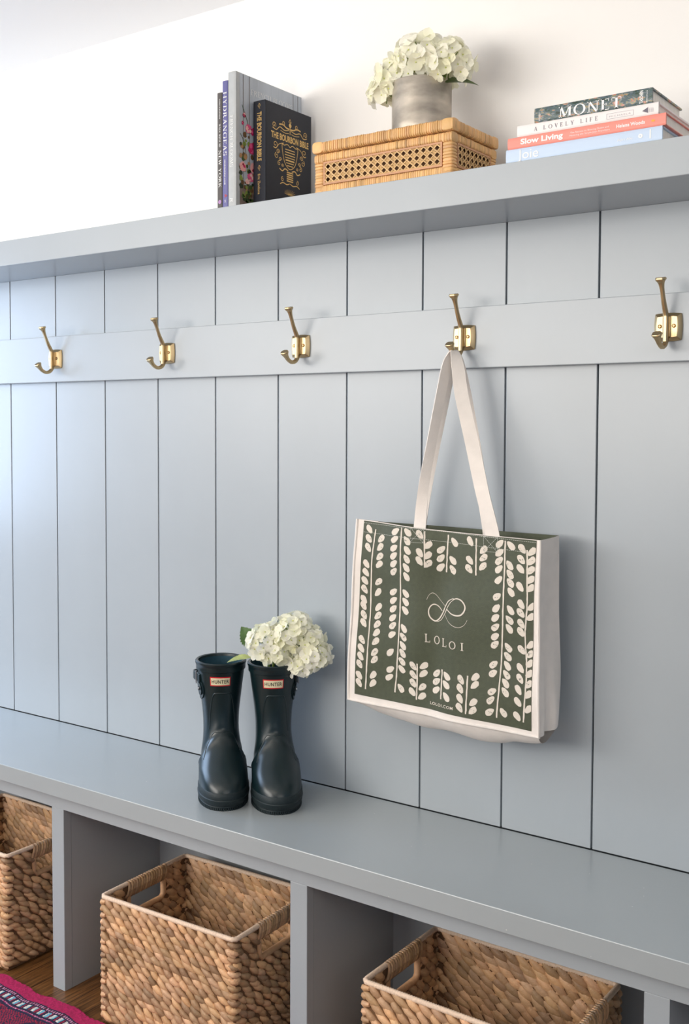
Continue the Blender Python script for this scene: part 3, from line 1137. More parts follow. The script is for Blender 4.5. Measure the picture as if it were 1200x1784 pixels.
def handle(path, wid):
    """path: points; wid: half-width vectors, ribbon with thickness"""
    ctrl = [tuple(p) + tuple(w) for p, w in zip(path, wid)]
    C = crom(ctrl, 8)
    rings = []
    for i, q in enumerate(C):
        p = Vector(q[:3]); w = Vector(q[3:])
        a = Vector(C[max(0, i - 1)][:3]); b = Vector(C[min(len(C) - 1, i + 1)][:3])
        tg = (b - a).normalized()
        n = tg.cross(w).normalized() * .0010
        rings.append([p - w - n, p - w * .5 - n * 1.3, p + w * .5 - n * 1.3, p + w - n, p + w + n, p - w + n])
    mb = MB(); mb.loft(rings, CANVAS)
    kids(bag, mb.build('handle', smooth=50))


# front handle: sewn to the front hem, over the lower arm of the hook
handle([(1.2925, -.1060, .992), (1.2925, -.1040, 1.020), (1.2985, -.102, 1.090), (1.3085, -.090, 1.175), (1.3180, -.079, 1.250), (1.3255, -.071, 1.305), (1.3300, -.0650, 1.326), (1.3345, -.0630, 1.3325),
        (1.3395, -.0650, 1.328), (1.3480, -.070, 1.302), (1.3620, -.080, 1.250), (1.3920, -.094, 1.165), (1.4180, -.105, 1.085), (1.4380, -.1040, 1.013), (1.4385, -.1060, .985)],
       [(.0125, 0, 0), (.0125, 0, 0), (.0075, .006, 0), (.0050, .0085, 0), (.0044, .0095, 0), (.0040, .0095, 0), (.002, .0085, .001), (0, .0080, 0),
        (.004, .0085, 0), (.0085, .0075, 0), (.0105, .006, 0), (.0120, .004, 0), (.0130, .001, 0), (.0135, 0, 0), (.0135, 0, 0)])
# back handle, a little behind the front one
handle([(1.255, -.0455, .985), (1.2570, -.0450, 1.012), (1.2705, -.046, 1.090), (1.2900, -.048, 1.175), (1.3095, -.050, 1.250), (1.3225, -.0505, 1.300), (1.3290, -.0500, 1.3220), (1.3345, -.0500, 1.3270),
        (1.3385, -.0500, 1.322), (1.3440, -.050, 1.300), (1.3540, -.049, 1.250), (1.3710, -.048, 1.165), (1.3860, -.047, 1.085), (1.4000, -.046, 1.010), (1.4005, -.0455, .985)],
       [(.012, 0, 0), (.012, 0, 0), (.010, .005, 0), (.008, .008, 0), (.006, .009, 0), (.004, .0075, 0), (.002, .0055, .001), (0, .005, 0),
        (.003, .0055, 0), (.005, .007, 0), (.008, .006, 0), (.0100, .004, 0), (.011, .001, 0), (.012, 0, 0), (.012, 0, 0)])

# ------------------------------------------------------------------ books
PAGES = mat('book pages', (236, 230, 222), 0.85, bump=(30, .1), var=(1200, .10, (1, 1, .02)))
WTXT = mat('white lettering', (242, 242, 240), 0.6)
GOLD = mat('gold foil', (214, 180, 116), 0.42, 0.55)
EX, EY, EZ = Vector((1, 0, 0)), Vector((0, 1, 0)), Vector((0, 0, 1))


def book(label, group, o, eT, eD, eH, T, D, H, cov, board=.0026, hinge=True, face=None, spine=None, over=.003, cat='book', soft=False, fore=0.0):
    """o = corner: spine plane, first cover, bottom. eT thickness, eD spine to fore-edge, eH height."""
    o, eT, eD, eH = Vector(o), Vector(eT), Vector(eD), Vector(eH)
    t = thing('book', label, cat, tuple(o + eT * T / 2 + eD * D / 2), 0, group)
    mb = MB()
    mb.obox(o, eT * board, eD * D, eH * H, cov)
    mb.obox(o + eT * (T - board), eT * board, eD * D, eH * H, cov)
    # rounded spine
    rings = []
    for h in (0, H):
        r = []
        for k in range(9):
            a = -1 + 2 * k / 8
            r.append(o + eT * (T / 2 + a * (T / 2)) - eD * (.0016 * (1 - a ** 4)) + eH * h)
        for k in range(8, -1, -1):
            a = -1 + 2 * k / 8
            r.append(o + eT * (T / 2 + a * (T / 2)) + eD * .0022 + eH * h)
        rings.append(r)
    mb.loft(rings, cov)
    Ps = lambda off: (lambda a, b: o + eT * a + eH * b - eD * (off + .0017))
    Pf = lambda off: (lambda a, b: o + eT * (T + off) + eD * a + eH * b)
    if spine: spine(mb, Ps)
    if face: face(mb, Pf)
    kids(t, mb.build('cover', smooth=0))
    mb = MB()
    mb.obox(o + eT * board + eD * .0022 + eH * over, eT * (T - 2 * board), eD * (D - .0022 - over - fore), eH * (H - 2 * over), PAGES)
    kids(t, mb.build('pages', smooth=0))
    return t


ZB = 1.6188 + .0003
# spines of standing books read downwards: text x = -z, text y = +x
def down(P, zc):
    """P(a=thickness, b=height) -> writing frame: u down from zc, v towards the front cover"""
    return lambda u, v: P(v, zc - u)


NYM = mat('charcoal cover', (78, 74, 72), 0.5)
HYM = mat('violet blue cover', (96, 96, 150), 0.45)
LIL = mat('lilac blot', (170, 130, 180), .5)
REDB = mat('red mark', (200, 60, 60), .5)
H1 = 1.8405 - ZB
book('slim charcoal standing book at the far left of the shelf books', 'books standing on the shelf', (.8640, -.168, ZB), EX, EY, EZ, .0130, .150, H1, NYM,
     spine=lambda mb, P: (put_sans(mb, 'SUSAN KAUFMAN', down(P(.0003), H1 - .012), 0, .0062, .038, .0026, WTXT),
                          put_serif(mb, 'WALK WITH ME', down(P(.0003), H1 - .060), 0, .0055, .045, .0042, WTXT),
                          put_serif(mb, 'NEW YORK', down(P(.0003), H1 - .110), 0, .0045, .072, .0068, WTXT),
                          mb.cyl(P(.0)(.0075, .012), -EY, .004, .0004, LIL, 16)))
H2 = 1.8608 - ZB
book('violet-blue book about hydrangeas standing left of the tall grey book', 'books standing on the shelf', (.8775, -.168, ZB), EX, EY, EZ, .0140, .175, H2, HYM,
     spine=lambda mb, P: (put_serif(mb, 'HYDRANGEAS', down(P(.0003), H2 - .021), 0, .0030, .122, .0092, WTXT),
                          put_sans(mb, 'GEORGIANNA LANE', down(P(.0003), H2 - .150), 0, .0056, .048, .0030, WTXT, bold=.01),
                          [mb.cyl(P(.0)(.009 + .002 * cos(a), .022 + .002 * sin(a)), -EY, .0014, .0004, REDB, 8) for a in (0, 2, 4)],
                          put_sans(mb, 'H', down(P(.0003), .014), 0, .006, .004, .004, WTXT)))
FRM = mat('pale grey cover', (176, 180, 182), 0.5, var=(70, .05))
FRP = mat('blue grey plank print', (172, 180, 190), 0.5, var=(60, .10, (1, 1, .12)))
FRL = mat('plank print lines', (92, 76, 62), .6)
TAB = mat('table print', (120, 104, 96), .6, var=(80, .2))
PINK = [mat('rose print %d' % i, c, .55) for i, c in enumerate(((196, 34, 98), (226, 90, 140), (236, 170, 166), (150, 20, 60), (240, 200, 190)))]
GRN = [mat('foliage print %d' % i, c, .55) for i, c in enumerate(((62, 84, 40), (120, 140, 60), (36, 52, 34), (96, 70, 40), (170, 130, 90)))]
H3 = 1.8750 - ZB


def french_face(mb, P):
    Q = lambda off: (lambda y, z: P(off)(y + .168, z - ZB))
    mb.add([Q(.0002)(a, b) for a, b in ((-.158, ZB + .0005), (.034, ZB + .0005), (.034, 1.8745), (-.158, 1.8745))], [(0, 1, 2, 3)], FRP)
    for y in (-.1480, -.1297, .0067, .0222):
        mb.ribbon([(y, ZB + .045), (y, 1.8745)], .0011, Q(.0005), FRL)
    mb.add([Q(.0004)(a, b) for a, b in ((-.158, ZB + .0006), (.034, ZB + .0006), (.034, 1.664), (-.158, 1.664))], [(0, 1, 2, 3)], TAB)
    put_serif(mb, 'FRENCH BLOOMS', Q(.0006), -.1250, 1.8405, .129, .0110, WTXT, w=.11, t=.04)
    r = random.Random(21)

    def blob(y, z, s, m, off):
        n = 9
        mb.add([Q(off)(y + cos(2 * pi * j / n) * s * r.uniform(.7, 1.15), z + sin(2 * pi * j / n) * s * r.uniform(.7, 1.15)) for j in range(n)], [tuple(range(n))], m)
    for _ in range(90):
        blob(r.uniform(-.156, -.10), r.uniform(1.633, 1.76), r.uniform(.0025, .0065), GRN[r.randrange(5)], .0006 + r.random() * .0003)
    for y, z, s, k in ((-.1329, 1.7723, .0105, 1), (-.1180, 1.7702, .0090, 0), (-.1212, 1.737, .0135, 0), (-.1455, 1.7973, .0050, 3), (-.150, 1.781, .0040, 0), (-.1502, 1.697, .0100, 2),
                       (-.1201, 1.7000, .0095, 2), (-.1270, 1.680, .0100, 1), (-.135, 1.672, .0070, 4), (-.110, 1.715, .008, 1)):
        blob(y, z, s, PINK[k], .0011)
        for _ in range(7):
            a = r.uniform(0, 6.28)
            blob(y + cos(a) * s * .5, z + sin(a) * s * .5, s * r.uniform(.2, .4), PINK[(k + r.choice((0, 1, 3))) % 5], .0013 + r.random() * .0003)
    for _ in range(16):
        blob(r.uniform(-.150, -.12), r.uniform(1.632, 1.66), r.uniform(.002, .004), GRN[r.randrange(2)], .0012)
    for pts in (((-.130, 1.77), (-.138, 1.79), (-.152, 1.815)), ((-.14, 1.72), (-.146, 1.745), (-.157, 1.76)), ((-.13, 1.68), (-.134, 1.655), (-.142, 1.637))):
        mb.ribbon(crom(pts, 6), .0012, Q(.001), GRN[0])


RIZ = mat('publisher mark', (226, 228, 228), .5)
book('tall pale grey book with plank and rose cover, tallest on the shelf', 'books standing on the shelf', (.8922, -.168, ZB), EX, EY, EZ, .0200, .203, H3, FRM, face=french_face,
     spine=lambda mb, P: (put_serif(mb, 'FRENCH BLOOMS', down(P(.0003), 1.792 - ZB), 0, .0058, .098, .0082, WTXT, w=.12),
                          put_sans(mb, 'R', down(P(.0003), .016), 0, .0055, .008, .008, RIZ, slant=.2)))
BLK = mat('black navy cloth', (26, 30, 42), 0.6, bump=(1500, .4))


def spiral(cx, cy, r0, a0, turns, n=22, grow=1.0):
    out = []
    for i in range(n + 1):
        k = i / n
        a = a0 + turns * 2 * pi * k
        r = r0 * (.22 + .78 * k ** grow)
        out.append((cx + r * cos(a), cy + r * sin(a)))
    return out


def bourbon_face(mb, P):
    Q = lambda off: (lambda y, z: P(off)(y + .12, z - ZB))
    q = Q(.0005)
    put_sans(mb, 'THE BOURBON BIBLE', lambda a, b: q(a, b), -.1035, 1.7605, .119, .0120, GOLD, bold=.03)
    cx = -.0445
    for s in (-1, 1):
        m = lambda pts: [(cx + s * a, b) for a, b in pts]
        W = .0012
        # crown scrolls
        mb.ribbon(m([(x - 0, y) for x, y in spiral(.050, 1.7855, .0062, 2.2, 1.25)]), W, q, GOLD)
        mb.ribbon(m(crom([(.0545, 1.780), (.043, 1.7775), (.032, 1.785), (.018, 1.7815), (.004, 1.784)], 6)), W * 1.4, q, GOLD)
        mb.ribbon(m(spiral(.021, 1.795, .0055, -1.2, 1.1)), W, q, GOLD)
        mb.ribbon(m(crom([(.002, 1.7865), (.012, 1.7875), (.022, 1.7915), (.034, 1.790)], 6)), W * 2.2, q, GOLD)
        mb.ribbon(m(crom([(.004, 1.778), (.016, 1.7765), (.030, 1.779)], 5)), W, q, GOLD)
        # shield side and scrolls
        mb.ribbon(m(crom([(0, 1.7510), (.008, 1.7555), (.018, 1.7525), (.025, 1.7525), (.0225, 1.735), (.016, 1.718), (.006, 1.7095), (0, 1.7080)], 6)), W * 1.2, q, GOLD)
        for (sx, sz, r, a, tn) in ((.046, 1.7490, .0075, 3.5, 1.3), (.0375, 1.736, .0055, 1.5, 1.3), (.042, 1.7275, .0060, 0, 1.2), (.031, 1.722, .0045, 2, 1.2), (.034, 1.7140, .0050, .6, 1.2), (.024, 1.7115, .0035, 2.6, 1.2)):
            mb.ribbon(m(spiral(sx, sz, r, a, tn)), W, q, GOLD)
        mb.ribbon(m(crom([(.020, 1.7560), (.034, 1.7515), (.044, 1.7415), (.052, 1.7425)], 6)), W, q, GOLD)
        mb.ribbon(m(crom([(.006, 1.7040), (.016, 1.7065), (.024, 1.7010), (.033, 1.7045)], 6)), W * 1.8, q, GOLD)
        mb.ribbon(m(spiral(.0235, 1.6850, .0048, .5, 1.2)), W, q, GOLD)
        mb.ribbon(m(crom([(.001, 1.6795), (.010, 1.6765), (.022, 1.6785), (.031, 1.6745)], 6)), W * 1.5, q, GOLD)
        for a in range(5):
            mb.ribbon(m([(0, 1.6560), (.018 * cos(a * .35), 1.6560 + .012 * sin(.25 + a * .33))]), [W, .0004], q, GOLD)
    mb.ribbon([(cx, 1.7760), (cx, 1.8010)], [.0016, .0024], q, GOLD)
    mb.cyl(q(cx, 1.7940), EX, .0040, .0003, GOLD, 14)
    mb.ribbon([(cx - .004, 1.800), (cx, 1.8065), (cx + .004, 1.800)], .0014, q, GOLD)
    for i, w in enumerate((.030, .032, .033, .031, .028, .024, .018)):
        mb.ribbon([(cx - w / 2, 1.7455 - i * .0052), (cx + w / 2, 1.7455 - i * .0052)], .0017 if i != 4 else .0028, q, GOLD)
    for i in range(5):
        mb.ribbon([(cx - .010, 1.7010 - i * .0042), (cx + .010, 1.7010 - i * .0042)], .0024, q, GOLD)
    # hinge groove line
    mb.ribbon([(-.1125, ZB + .001), (-.1125, 1.8260)], .0012, Q(.0001), GAP)


def bourbon_spine(mb, P):
    d = down(P(.0003), 0)
    Z = lambda z: ZB - z
    put_sans(mb, 'THE BOURBON BIBLE', lambda a, b: d(a + Z(1.806), b), 0, .0105, .0945, .0110, GOLD, bold=.03)
    put_sans(mb, 'Eric Zandona', lambda a, b: d(a + Z(1.6865), b), 0, .0125, .039, .0060, GOLD, bold=.01)
    for zz in (1.8180, 1.6990):
        mb.ribbon([(.0150 + (a - .0150), b - ZB) for a, b in [(x, z) for x, z in spiral(.0150, zz, .0040, .4, 1.2)]], .0009, P(.0003), GOLD)
        mb.ribbon([(.0150, zz - .004 - ZB), (.018, zz - .006 - ZB)], .0009, P(.0003), GOLD)


book('black book with gold title and ornaments, leaning place in front of the tall grey one', 'books standing on the shelf', (.9150, -.120, ZB), EX, EY, EZ, .0300, .145, 1.8275 - ZB, BLK,
     face=bourbon_face, spine=bourbon_spine)['label'] = 'black cloth book with gold title and ornaments beside the rattan box'

# horizontal stack: spine towards the room, height along +x, thickness up
def flat(label, x0, x1, z0, z1, y0, D, cov, spine, **k):
    # eT up, eD into the shelf, eH along x ; spine coordinates a = up, b = along x
    return book(label, 'books stacked flat on the shelf', (x0, y0, z0), EZ, EY, EX, z1 - z0, D, x1 - x0, cov, spine=spine, **k)


JOI = mat('pale blue cover', (196, 214, 236), .5)
SLO = mat('coral cover', (240, 146, 132), .5)
LOV = mat('white cover', (238, 232, 230), .5)
MON = bpy.data.materials.new('painterly mottled cover')
MON.use_nodes = True
_n, _l = MON.node_tree.nodes, MON.node_tree.links
_tc = _n.new('ShaderNodeTexCoord')
_mp = _n.new('ShaderNodeMapping'); _mp.inputs['Scale'].default_value = (1, .5, 2.2); _mp.inputs['Rotation'].default_value = (0, .5, 0)
_l.new(_tc.outputs['Object'], _mp.inputs[0])
_nz = _n.new('ShaderNodeTexNoise'); _nz.inputs['Scale'].default_value = 75; _nz.inputs['Detail'].default_value = 6; _nz.inputs['Distortion'].default_value = 1.2
_l.new(_mp.outputs[0], _nz.inputs['Vector'])
_cr = _n.new('ShaderNodeValToRGB')
_e = _cr.color_ramp.elements
_e[0].position = .28; _e[0].color = lin((38, 52, 50))
_e[1].position = .74; _e[1].color = lin((206, 196, 190))
for p, c in ((.38, (62, 84, 66)), (.45, (88, 104, 120)), (.50, (70, 92, 72)), (.55, (128, 134, 150)), (.60, (150, 150, 96)), (.66, (196, 120, 112))):
    e = _e.new(p); e.color = lin(c)
_l.new(_nz.outputs['Fac'], _cr.inputs[0])
_l.new(_cr.outputs[0], _n['Principled BSDF'].inputs['Base Color'])
_n['Principled BSDF'].inputs['Roughness'].default_value = .4
GREYT = mat('grey lettering', (110, 104, 116), .6)
PALET = mat('pale lettering', (176, 172, 178), .6)
YEL = mat('yellow bird mark', (240, 170, 60), .6)
BIN = mat('blue binding edge', (70, 130, 170), .5)


def across(P, x0, z0):
    """writing frame: u along the spine, v up, in world x / z"""
    return lambda u, v: P(v - z0, u - x0)


def sp_joie(mb, P):
    A = across(P(.0003), 1.4906, ZB)
    put_sans(mb, 'Joie', A, 1.512, 1.6235, .036, .0145, WTXT)
    put_sans(mb, 'Ajiri Aki', A, 1.678, 1.6270, .024, .0036, WTXT)
    put_sans(mb, 'o', A, 1.711, 1.6275, .007, .0075, WTXT, bold=.06)
    mb.add([A(a, b) for a, b in ((1.7285, 1.6240), (1.7305, 1.6240), (1.7305, 1.6375), (1.7285, 1.6375))], [(0, 1, 2, 3)], WTXT)


def sp_slow(mb, P):
    A = across(P(.0003), 1.4935, 1.6410)
    put_sans(mb, 'Slow Living', A, 1.5165, 1.6465, .073, .0082, WTXT, bold=.035)
    put_sans(mb, 'The Secrets to Slowing Down and', A, 1.6015, 1.6505, .063, .0024, WTXT)
    put_sans(mb, 'Noticing the Simple Joys Anywhere', A, 1.6010, 1.6462, .065, .0024, WTXT)
    put_sans(mb, 'Helena Woods', A, 1.6765, 1.6472, .0445, .0052, WTXT, bold=.025)
    n = 10
    mb.add([A(1.7335 + cos(2 * pi * j / n) * .0030, 1.6495 + sin(2 * pi * j / n) * .0016) for j in range(n)], [tuple(range(n))], YEL)


def sp_lovely(mb, P):
    A = across(P(.0003), 1.5100, 1.6590)
    put_serif(mb, 'A LOVELY LIFE', A, 1.5400, 1.6640, .107, .0062, GREYT, track=.55, w=.13)
    put_sans(mb, 'MICHAELA', A, 1.6650, 1.6650, .034, .0024, PALET, spacing=1.3)
    for p, q in (((1.661, 1.6628), (1.703, 1.6628)), ((1.703, 1.6628), (1.703, 1.6705)), ((1.703, 1.6705), (1.661, 1.6705)), ((1.661, 1.6705), (1.661, 1.6628))):
        mb.ribbon([p, q], .0005, A, PALET)
    mb.add([A(1.7165, 1.6660), A(1.7255, 1.6620), A(1.7255, 1.6705)], [(0, 1, 2)], GREYT)
    for k in range(3):
        put_sans(mb, 'ZIBBY', lambda u, v, k=k: A(1.7285 + k * .0026 - v, 1.6625 + u), 0, 0, .007, .0016, PALET)


def sp_monet(mb, P):
    A = across(P(.0003), 1.5400, 1.6765)
    put_serif(mb, 'MONET', A, 1.5815, 1.6775, .103, .0165, WTXT, w=.17, t=.06)
    put_sans(mb, 'TASCHEN', lambda u, v: A(1.7175 - v, 1.6775 + u), 0, 0, .019, .0052, WTXT, bold=.03)
    put_sans(mb, 'Bibliotheca', lambda u, v: A(1.7245 - v, 1.6785 + u), 0, 0, .017, .0022, WTXT)
    put_sans(mb, 'MONET', lambda u, v: A(1.5510 - v, 1.6785 + u), 0, 0, .013, .0030, WTXT)


flat('pale blue book at the bottom of the flat stack on the shelf', 1.4906, 1.7475, ZB, 1.6408, -.168, .186, JOI, sp_joie)
flat('coral book in the flat stack, second from its bottom', 1.4936, 1.7525, 1.6410, 1.6588, -.168, .160, SLO, sp_slow, board=.0012)
flat('white book in the flat stack, between the coral and the mottled one', 1.5100, 1.7412, 1.6590, 1.6763, -.168, .196, LOV, sp_lovely)
flat('thick mottled green art book on top of the flat stack', 1.5400, 1.7315, 1.6765, 1.6992, -.168, .132, MON, sp_monet)

# ------------------------------------------------------------------ rattan box
RAT = mat('natural rattan', (224, 178, 122), 0.45, bump=(900, .25, (1, 1, 1)), var=(60, .06), tone=True)
RATP = mat('peeled rattan frame', (196, 146, 108), 0.5, bump=(500, .3, (.1, 1, 1)), var=(200, .10, (.1, 1, 1)))
CANE = mat('woven cane', (222, 182, 130), 0.45, tone=True)
LIN = mat('dark box lining', (104, 72, 44), 0.8)


def wrapbar(mb, a, b, e1, e2, h1, h2, pitch, rnd, m):
    """bar from a to b (half sizes h1 along e1, h2 along e2) wrapped in cane"""
    a, b, e1, e2 = Vector(a), Vector(b), Vector(e1), Vector(e2)
    L = (b - a).length
    n = max(2, int(L / pitch))
    d = (b - a) / n

    def ring(c, k):
        out = []
        for j in range(14):
            t = 2 * pi * (j + .5) / 14
            x = math.copysign(abs(cos(t)) ** .5, cos(t)); y = math.copysign(abs(sin(t)) ** .5, sin(t))
            out.append(c + e1 * x * h1 * k + e2 * y * h2 * k)
        return out
    for i in range(n):
        c = a + d * i
        sh = rnd.uniform(-.12, .12)
        k = rnd.uniform(.95, 1.03)
        tn = rnd.uniform(.80, 1.10)
        if rnd.random() < .06:
            tn *= .72
        mb.loft([ring(c + d * 0.0, .90), ring(c + d * .18, k), ring(c + d * .80, k), ring(c + d * .99, .90)], m, tone=(tn, tn * rnd.uniform(.95, 1.02), tn * rnd.uniform(.86, 1.0)))


def cane_panel(mb, o, u, v, n, w, h, pitch):
    """octagonal cane webbing over w x h from corner o"""
    o, u, v, n = Vector(o), Vector(u), Vector(v), Vector(n)
    nx = max(1, round(w / pitch)); px = w / nx
    ny = 3 if w > .01 else 1; pz = h / ny
    rr = random.Random(7)

    def st(a, b, wd, lift):
        A = o + u * a[0] + v * a[1] + n * lift; B = o + u * b[0] + v * b[1] + n * lift
        d = (B - A).normalized(); s = n.cross(d) * wd / 2
        tn = rr.uniform(.85, 1.1)
        mb.add([A - s, B - s, B, A, A + s, B + s], [(0, 1, 2, 3), (3, 2, 5, 4)], CANE, (tn, tn, tn * .95))
        k = len(mb.v)
        # arched back of the cane
        mb.v[k - 4] = tuple(B + n * .0005); mb.v[k - 3] = tuple(A + n * .0005)
    g = .0012
    for i in range(nx + 1):
        for s in (-g, g):
            x = i * px + s
            if 0 <= x <= w: st((x, 0), (x, h), .0017, .0004)
    for j in range(ny + 1):
        for s in (-g, g):
            z = j * pz + s
            if 0 <= z <= h: st((0, z), (w, z), .0015, .0009)
    # diagonals that cut the cell corners
    for i in range(-ny - 1, nx + ny + 2):
        for sg in (1, -1):
            pts = []
            # line: x/px - sg*z/pz = i + .5
            for q in range(0, 2 * ny + 1):
                z = q / 2 * pz; x = (i + .5 + sg * z / pz) * px
                pts.append((x, z))
            a, b = pts[0], pts[-1]
            # clip to 0..w
            (xa, za), (xb, zb) = a, b
            if xa > xb: xa, za, xb, zb = xb, zb, xa, za
            if xb <= 0 or xa >= w: continue
            if xa < 0: za += (zb - za) * (0 - xa) / (xb - xa); xa = 0
            if xb > w: zb = za + (zb - za) * (w - xa) / (xb - xa); xb = w
            st((xa, za), (xb, zb), .0021, .0014 if sg > 0 else .0018)


rnd = random.Random(31)
bx = thing('rattan_box', 'lidded rattan box with cane webbing sides on the shelf under the vase', 'box', (1.242, -.085, ZB))
X_0, X_1, Y_0, Y_1 = 1.0945, 1.3895, -.166, -.002
ZL0, ZL1 = 1.6912, 1.7128
mb = MB()
hh = (ZL1 - ZL0) / 2; zc = (ZL0 + ZL1) / 2; b_ = .011
ex = Vector((1, 0, 0))
for y in (Y_0 + b_, Y_1 - b_):
    wrapbar(mb, (X_0, y, zc), (X_1, y, zc), EY, EZ, b_, hh - .0006, .0043, rnd, RAT)
for x in (X_0 + b_, X_1 - b_):
    wrapbar(mb, (x, Y_0 + 0.0, zc), (x, Y_1, zc), EX, EZ, b_ + .0004, hh - .0008, .0043, rnd, RAT)
mb.box((X_0 + .02, Y_0 + .02, zc), (X_1 - .02, Y_1 - .02, ZL1 - .0016), RATP)
kids(bx, mb.build('lid', smooth=50))
mb = MB()
i_ = .0028
A0, A1, B0, B1 = X_0 + i_, X_1 - i_, Y_0 + i_, Y_1 - i_
hb = .0078
zt_ = ZL0 - .0005 - hb
for z, h2 in ((zt_, hb), (ZB + .0075, .0075)):
    mb = MB()
    for y in (B0 + .008, B1 - .008):
        wrapbar(mb, (A0 + .004, y, z), (A1 - .004, y, z), EY, EZ, .0078, h2, .0045, rnd, RAT)
    for x in (A0 + .008, A1 - .008):
        wrapbar(mb, (x, B0 + .004, z), (x, B1 - .004, z), EX, EZ, .0078, h2, .0045, rnd, RAT)
    kids(bx, mb.build('upper_rail' if h2 == hb else 'lower_rail', smooth=50))
for x in (A0 + .0098, A1 - .0098):
    for y in (B0 + .0098, B1 - .0098):
        mb = MB()
        wrapbar(mb, (x, y, ZB + .001), (x, y, ZL0 - .018), EX, EY, .0104, .0104, .0052, rnd, RAT)
        # split canes over the corner top
        for q in range(3):
            for e, s in ((EX, EY), (EY, EX)):
                pass
        wrapbar(mb, (x - .0100, y, ZL0 - .0095), (x + .0100, y, ZL0 - .0095), EY, EZ, .0106, .0088, .0045, rnd, RAT)
        kids(bx, mb.build('corner_post', smooth=50))
pz0, pz1 = ZB + .0150, zt_ - hb
for (o_, u_, n_, w_) in (((A0 + .020, B0 + .003, pz0), EX, -EY, A1 - A0 - .040), ((A1 - .003, B0 + .020, pz0), EY, EX, B1 - B0 - .040),
                        ((A1 - .020, B1 - .003, pz0), -EX, EY, A1 - A0 - .040), ((A0 + .003, B1 - .020, pz0), -EY, -EX, B1 - B0 - .040)):
    o_ = Vector(o_)
    H_ = pz1 - pz0
    mb = MB()
    f = .0032
    for a, b, c, d in ((0, 0, w_, f), (0, H_ - f, w_, H_), (0, f, f, H_ - f), (w_ - f, f, w_, H_ - f)):
        mb.obox(o_ + u_ * a + EZ * b - n_ * .002, u_ * (c - a), n_ * .0042, EZ * (d - b), RATP)
    cane_panel(mb, o_ + u_ * f + EZ * f, u_, EZ, n_, w_ - 2 * f, H_ - 2 * f, .0137)
    mb.obox(o_ - n_ * .0090, u_ * w_, n_ * .001, EZ * H_, LIN)
    kids(bx, mb.build('cane_panel', smooth=0))

# ------------------------------------------------------------------ vase
VASE = mat('smoky mercury glass', (176, 168, 156), 0.40, 0.45, var=(22, .28, (1, 1, 2.2)))
v = thing('vase', 'smoky silver cylinder vase of hydrangeas on the rattan box', 'vase', (1.274, -.078, ZL1))
mb = MB()
R_ = .0535
N = 64
prof = [(0, R_ - .003), (.003, R_), (.02, R_), (.05, R_), (.08, R_), (.0945, R_), (.096, R_ - .0008), (.0955, R_ - .0022), (.05, R_ - .003), (.008, R_ - .003)]
mb.loft([[(1.274 + r * cos(2 * pi * j / N), -.078 + r * sin(2 * pi * j / N), ZL1 + z) for j in range(N)] for z, r in prof], VASE)
kids(v, mb.build('vessel', smooth=50))

# ------------------------------------------------------------------ hydrangeas
PET = mat('hydrangea petals', (255, 254, 244), 0.6, tone=True)
_n, _l = PET.node_tree.nodes, PET.node_tree.links
_tr = _n.new('ShaderNodeBsdfTranslucent')
_at = _n.new('ShaderNodeAttribute'); _at.attribute_name = 'tone'
_l.new(_at.outputs['Color'], _tr.inputs['Color'])
_ms = _n.new('ShaderNodeMixShader'); _ms.inputs[0].default_value = .38
_l.new(_n['Principled BSDF'].outputs[0], _ms.inputs[1]); _l.new(_tr.outputs[0], _ms.inputs[2])
_l.new(_ms.outputs[0], _n['Material Output'].inputs['Surface'])
PETC = mat('hydrangea centres', (204, 210, 120), .6)
STEMM = mat('green stem', (120, 140, 70), .6, var=(80, .15))
LEAFP = mat('pale curled leaf', (168, 178, 112), .5, bump=(180, .5), var=(60, .2))
LEAF = mat('hydrangea leaf', (74, 104, 52), .5, bump=(180, .5), var=(60, .2))


def floret(mb, c, n, rnd, s):
    c, n = Vector(c), Vector(n).normalized()
    e = n.orthogonal().normalized()
    f = n.cross(e)
    a0 = rnd.uniform(0, 6.28)
    tn = rnd.uniform(.96, 1.0); gr = rnd.uniform(.86, 1.0)
    tone = (tn * (.95 + .05 * gr), tn * .99, tn * gr * .97)
    cup = rnd.uniform(.1, .55)
    for k in range(4):
        a = a0 + k * pi / 2 + rnd.uniform(-.15, .15)
        d = e * cos(a) + f * sin(a); t = n.cross(d)
        L = s * rnd.uniform(.85, 1.1)
        vs = []
        curl = rnd.uniform(-.35, .25)
        for i, (q, w) in enumerate(((0.04, .10), (.30, .42), (.62, .60), (.88, .46), (1.04, .10))):
            for j in (-1, -.5, 0, .5, 1):
                lift = cup * q * L + curl * L * q * q - .10 * L * abs(j) * w * -1 + rnd.uniform(-.012, .012) * L
                vs.append(c + d * (q * L - .08 * L * abs(j) * (q > .5)) + t * (j * w * L) + n * lift)
        mb.add(vs, [(i * 5 + j, i * 5 + j + 1, i * 5 + j + 6, i * 5 + j + 5) for i in range(4) for j in range(4)], PET, tone)
    mb.cyl(c + n * .0004, n, .0013, .0014, PETC, 6)


def hleaf(mb, base, d, up, L, W, m=None):
    base, d, up = Vector(base), Vector(d).normalized(), Vector(up).normalized()
    s = d.cross(up).normalized()
    vs = []
    n = 18
    for i in range(n + 1):
        q = i / n
        w = W * (sin(pi * q ** .8) ** .9) * (1 + (.10 if i % 2 else -.06)) * (1 if 0 < i < n else .05)
        for j in (-1, -.5, 0, .5, 1):
            vs.append(base + d * (q * L) + s * (j * w) + up * (.22 * L * q - .30 * L * q * q + .18 * abs(j) * w))
    mb.add(vs, [(i * 5 + j, i * 5 + j + 1, i * 5 + j + 6, i * 5 + j + 5) for i in range(n) for j in range(4)], m or LEAF)


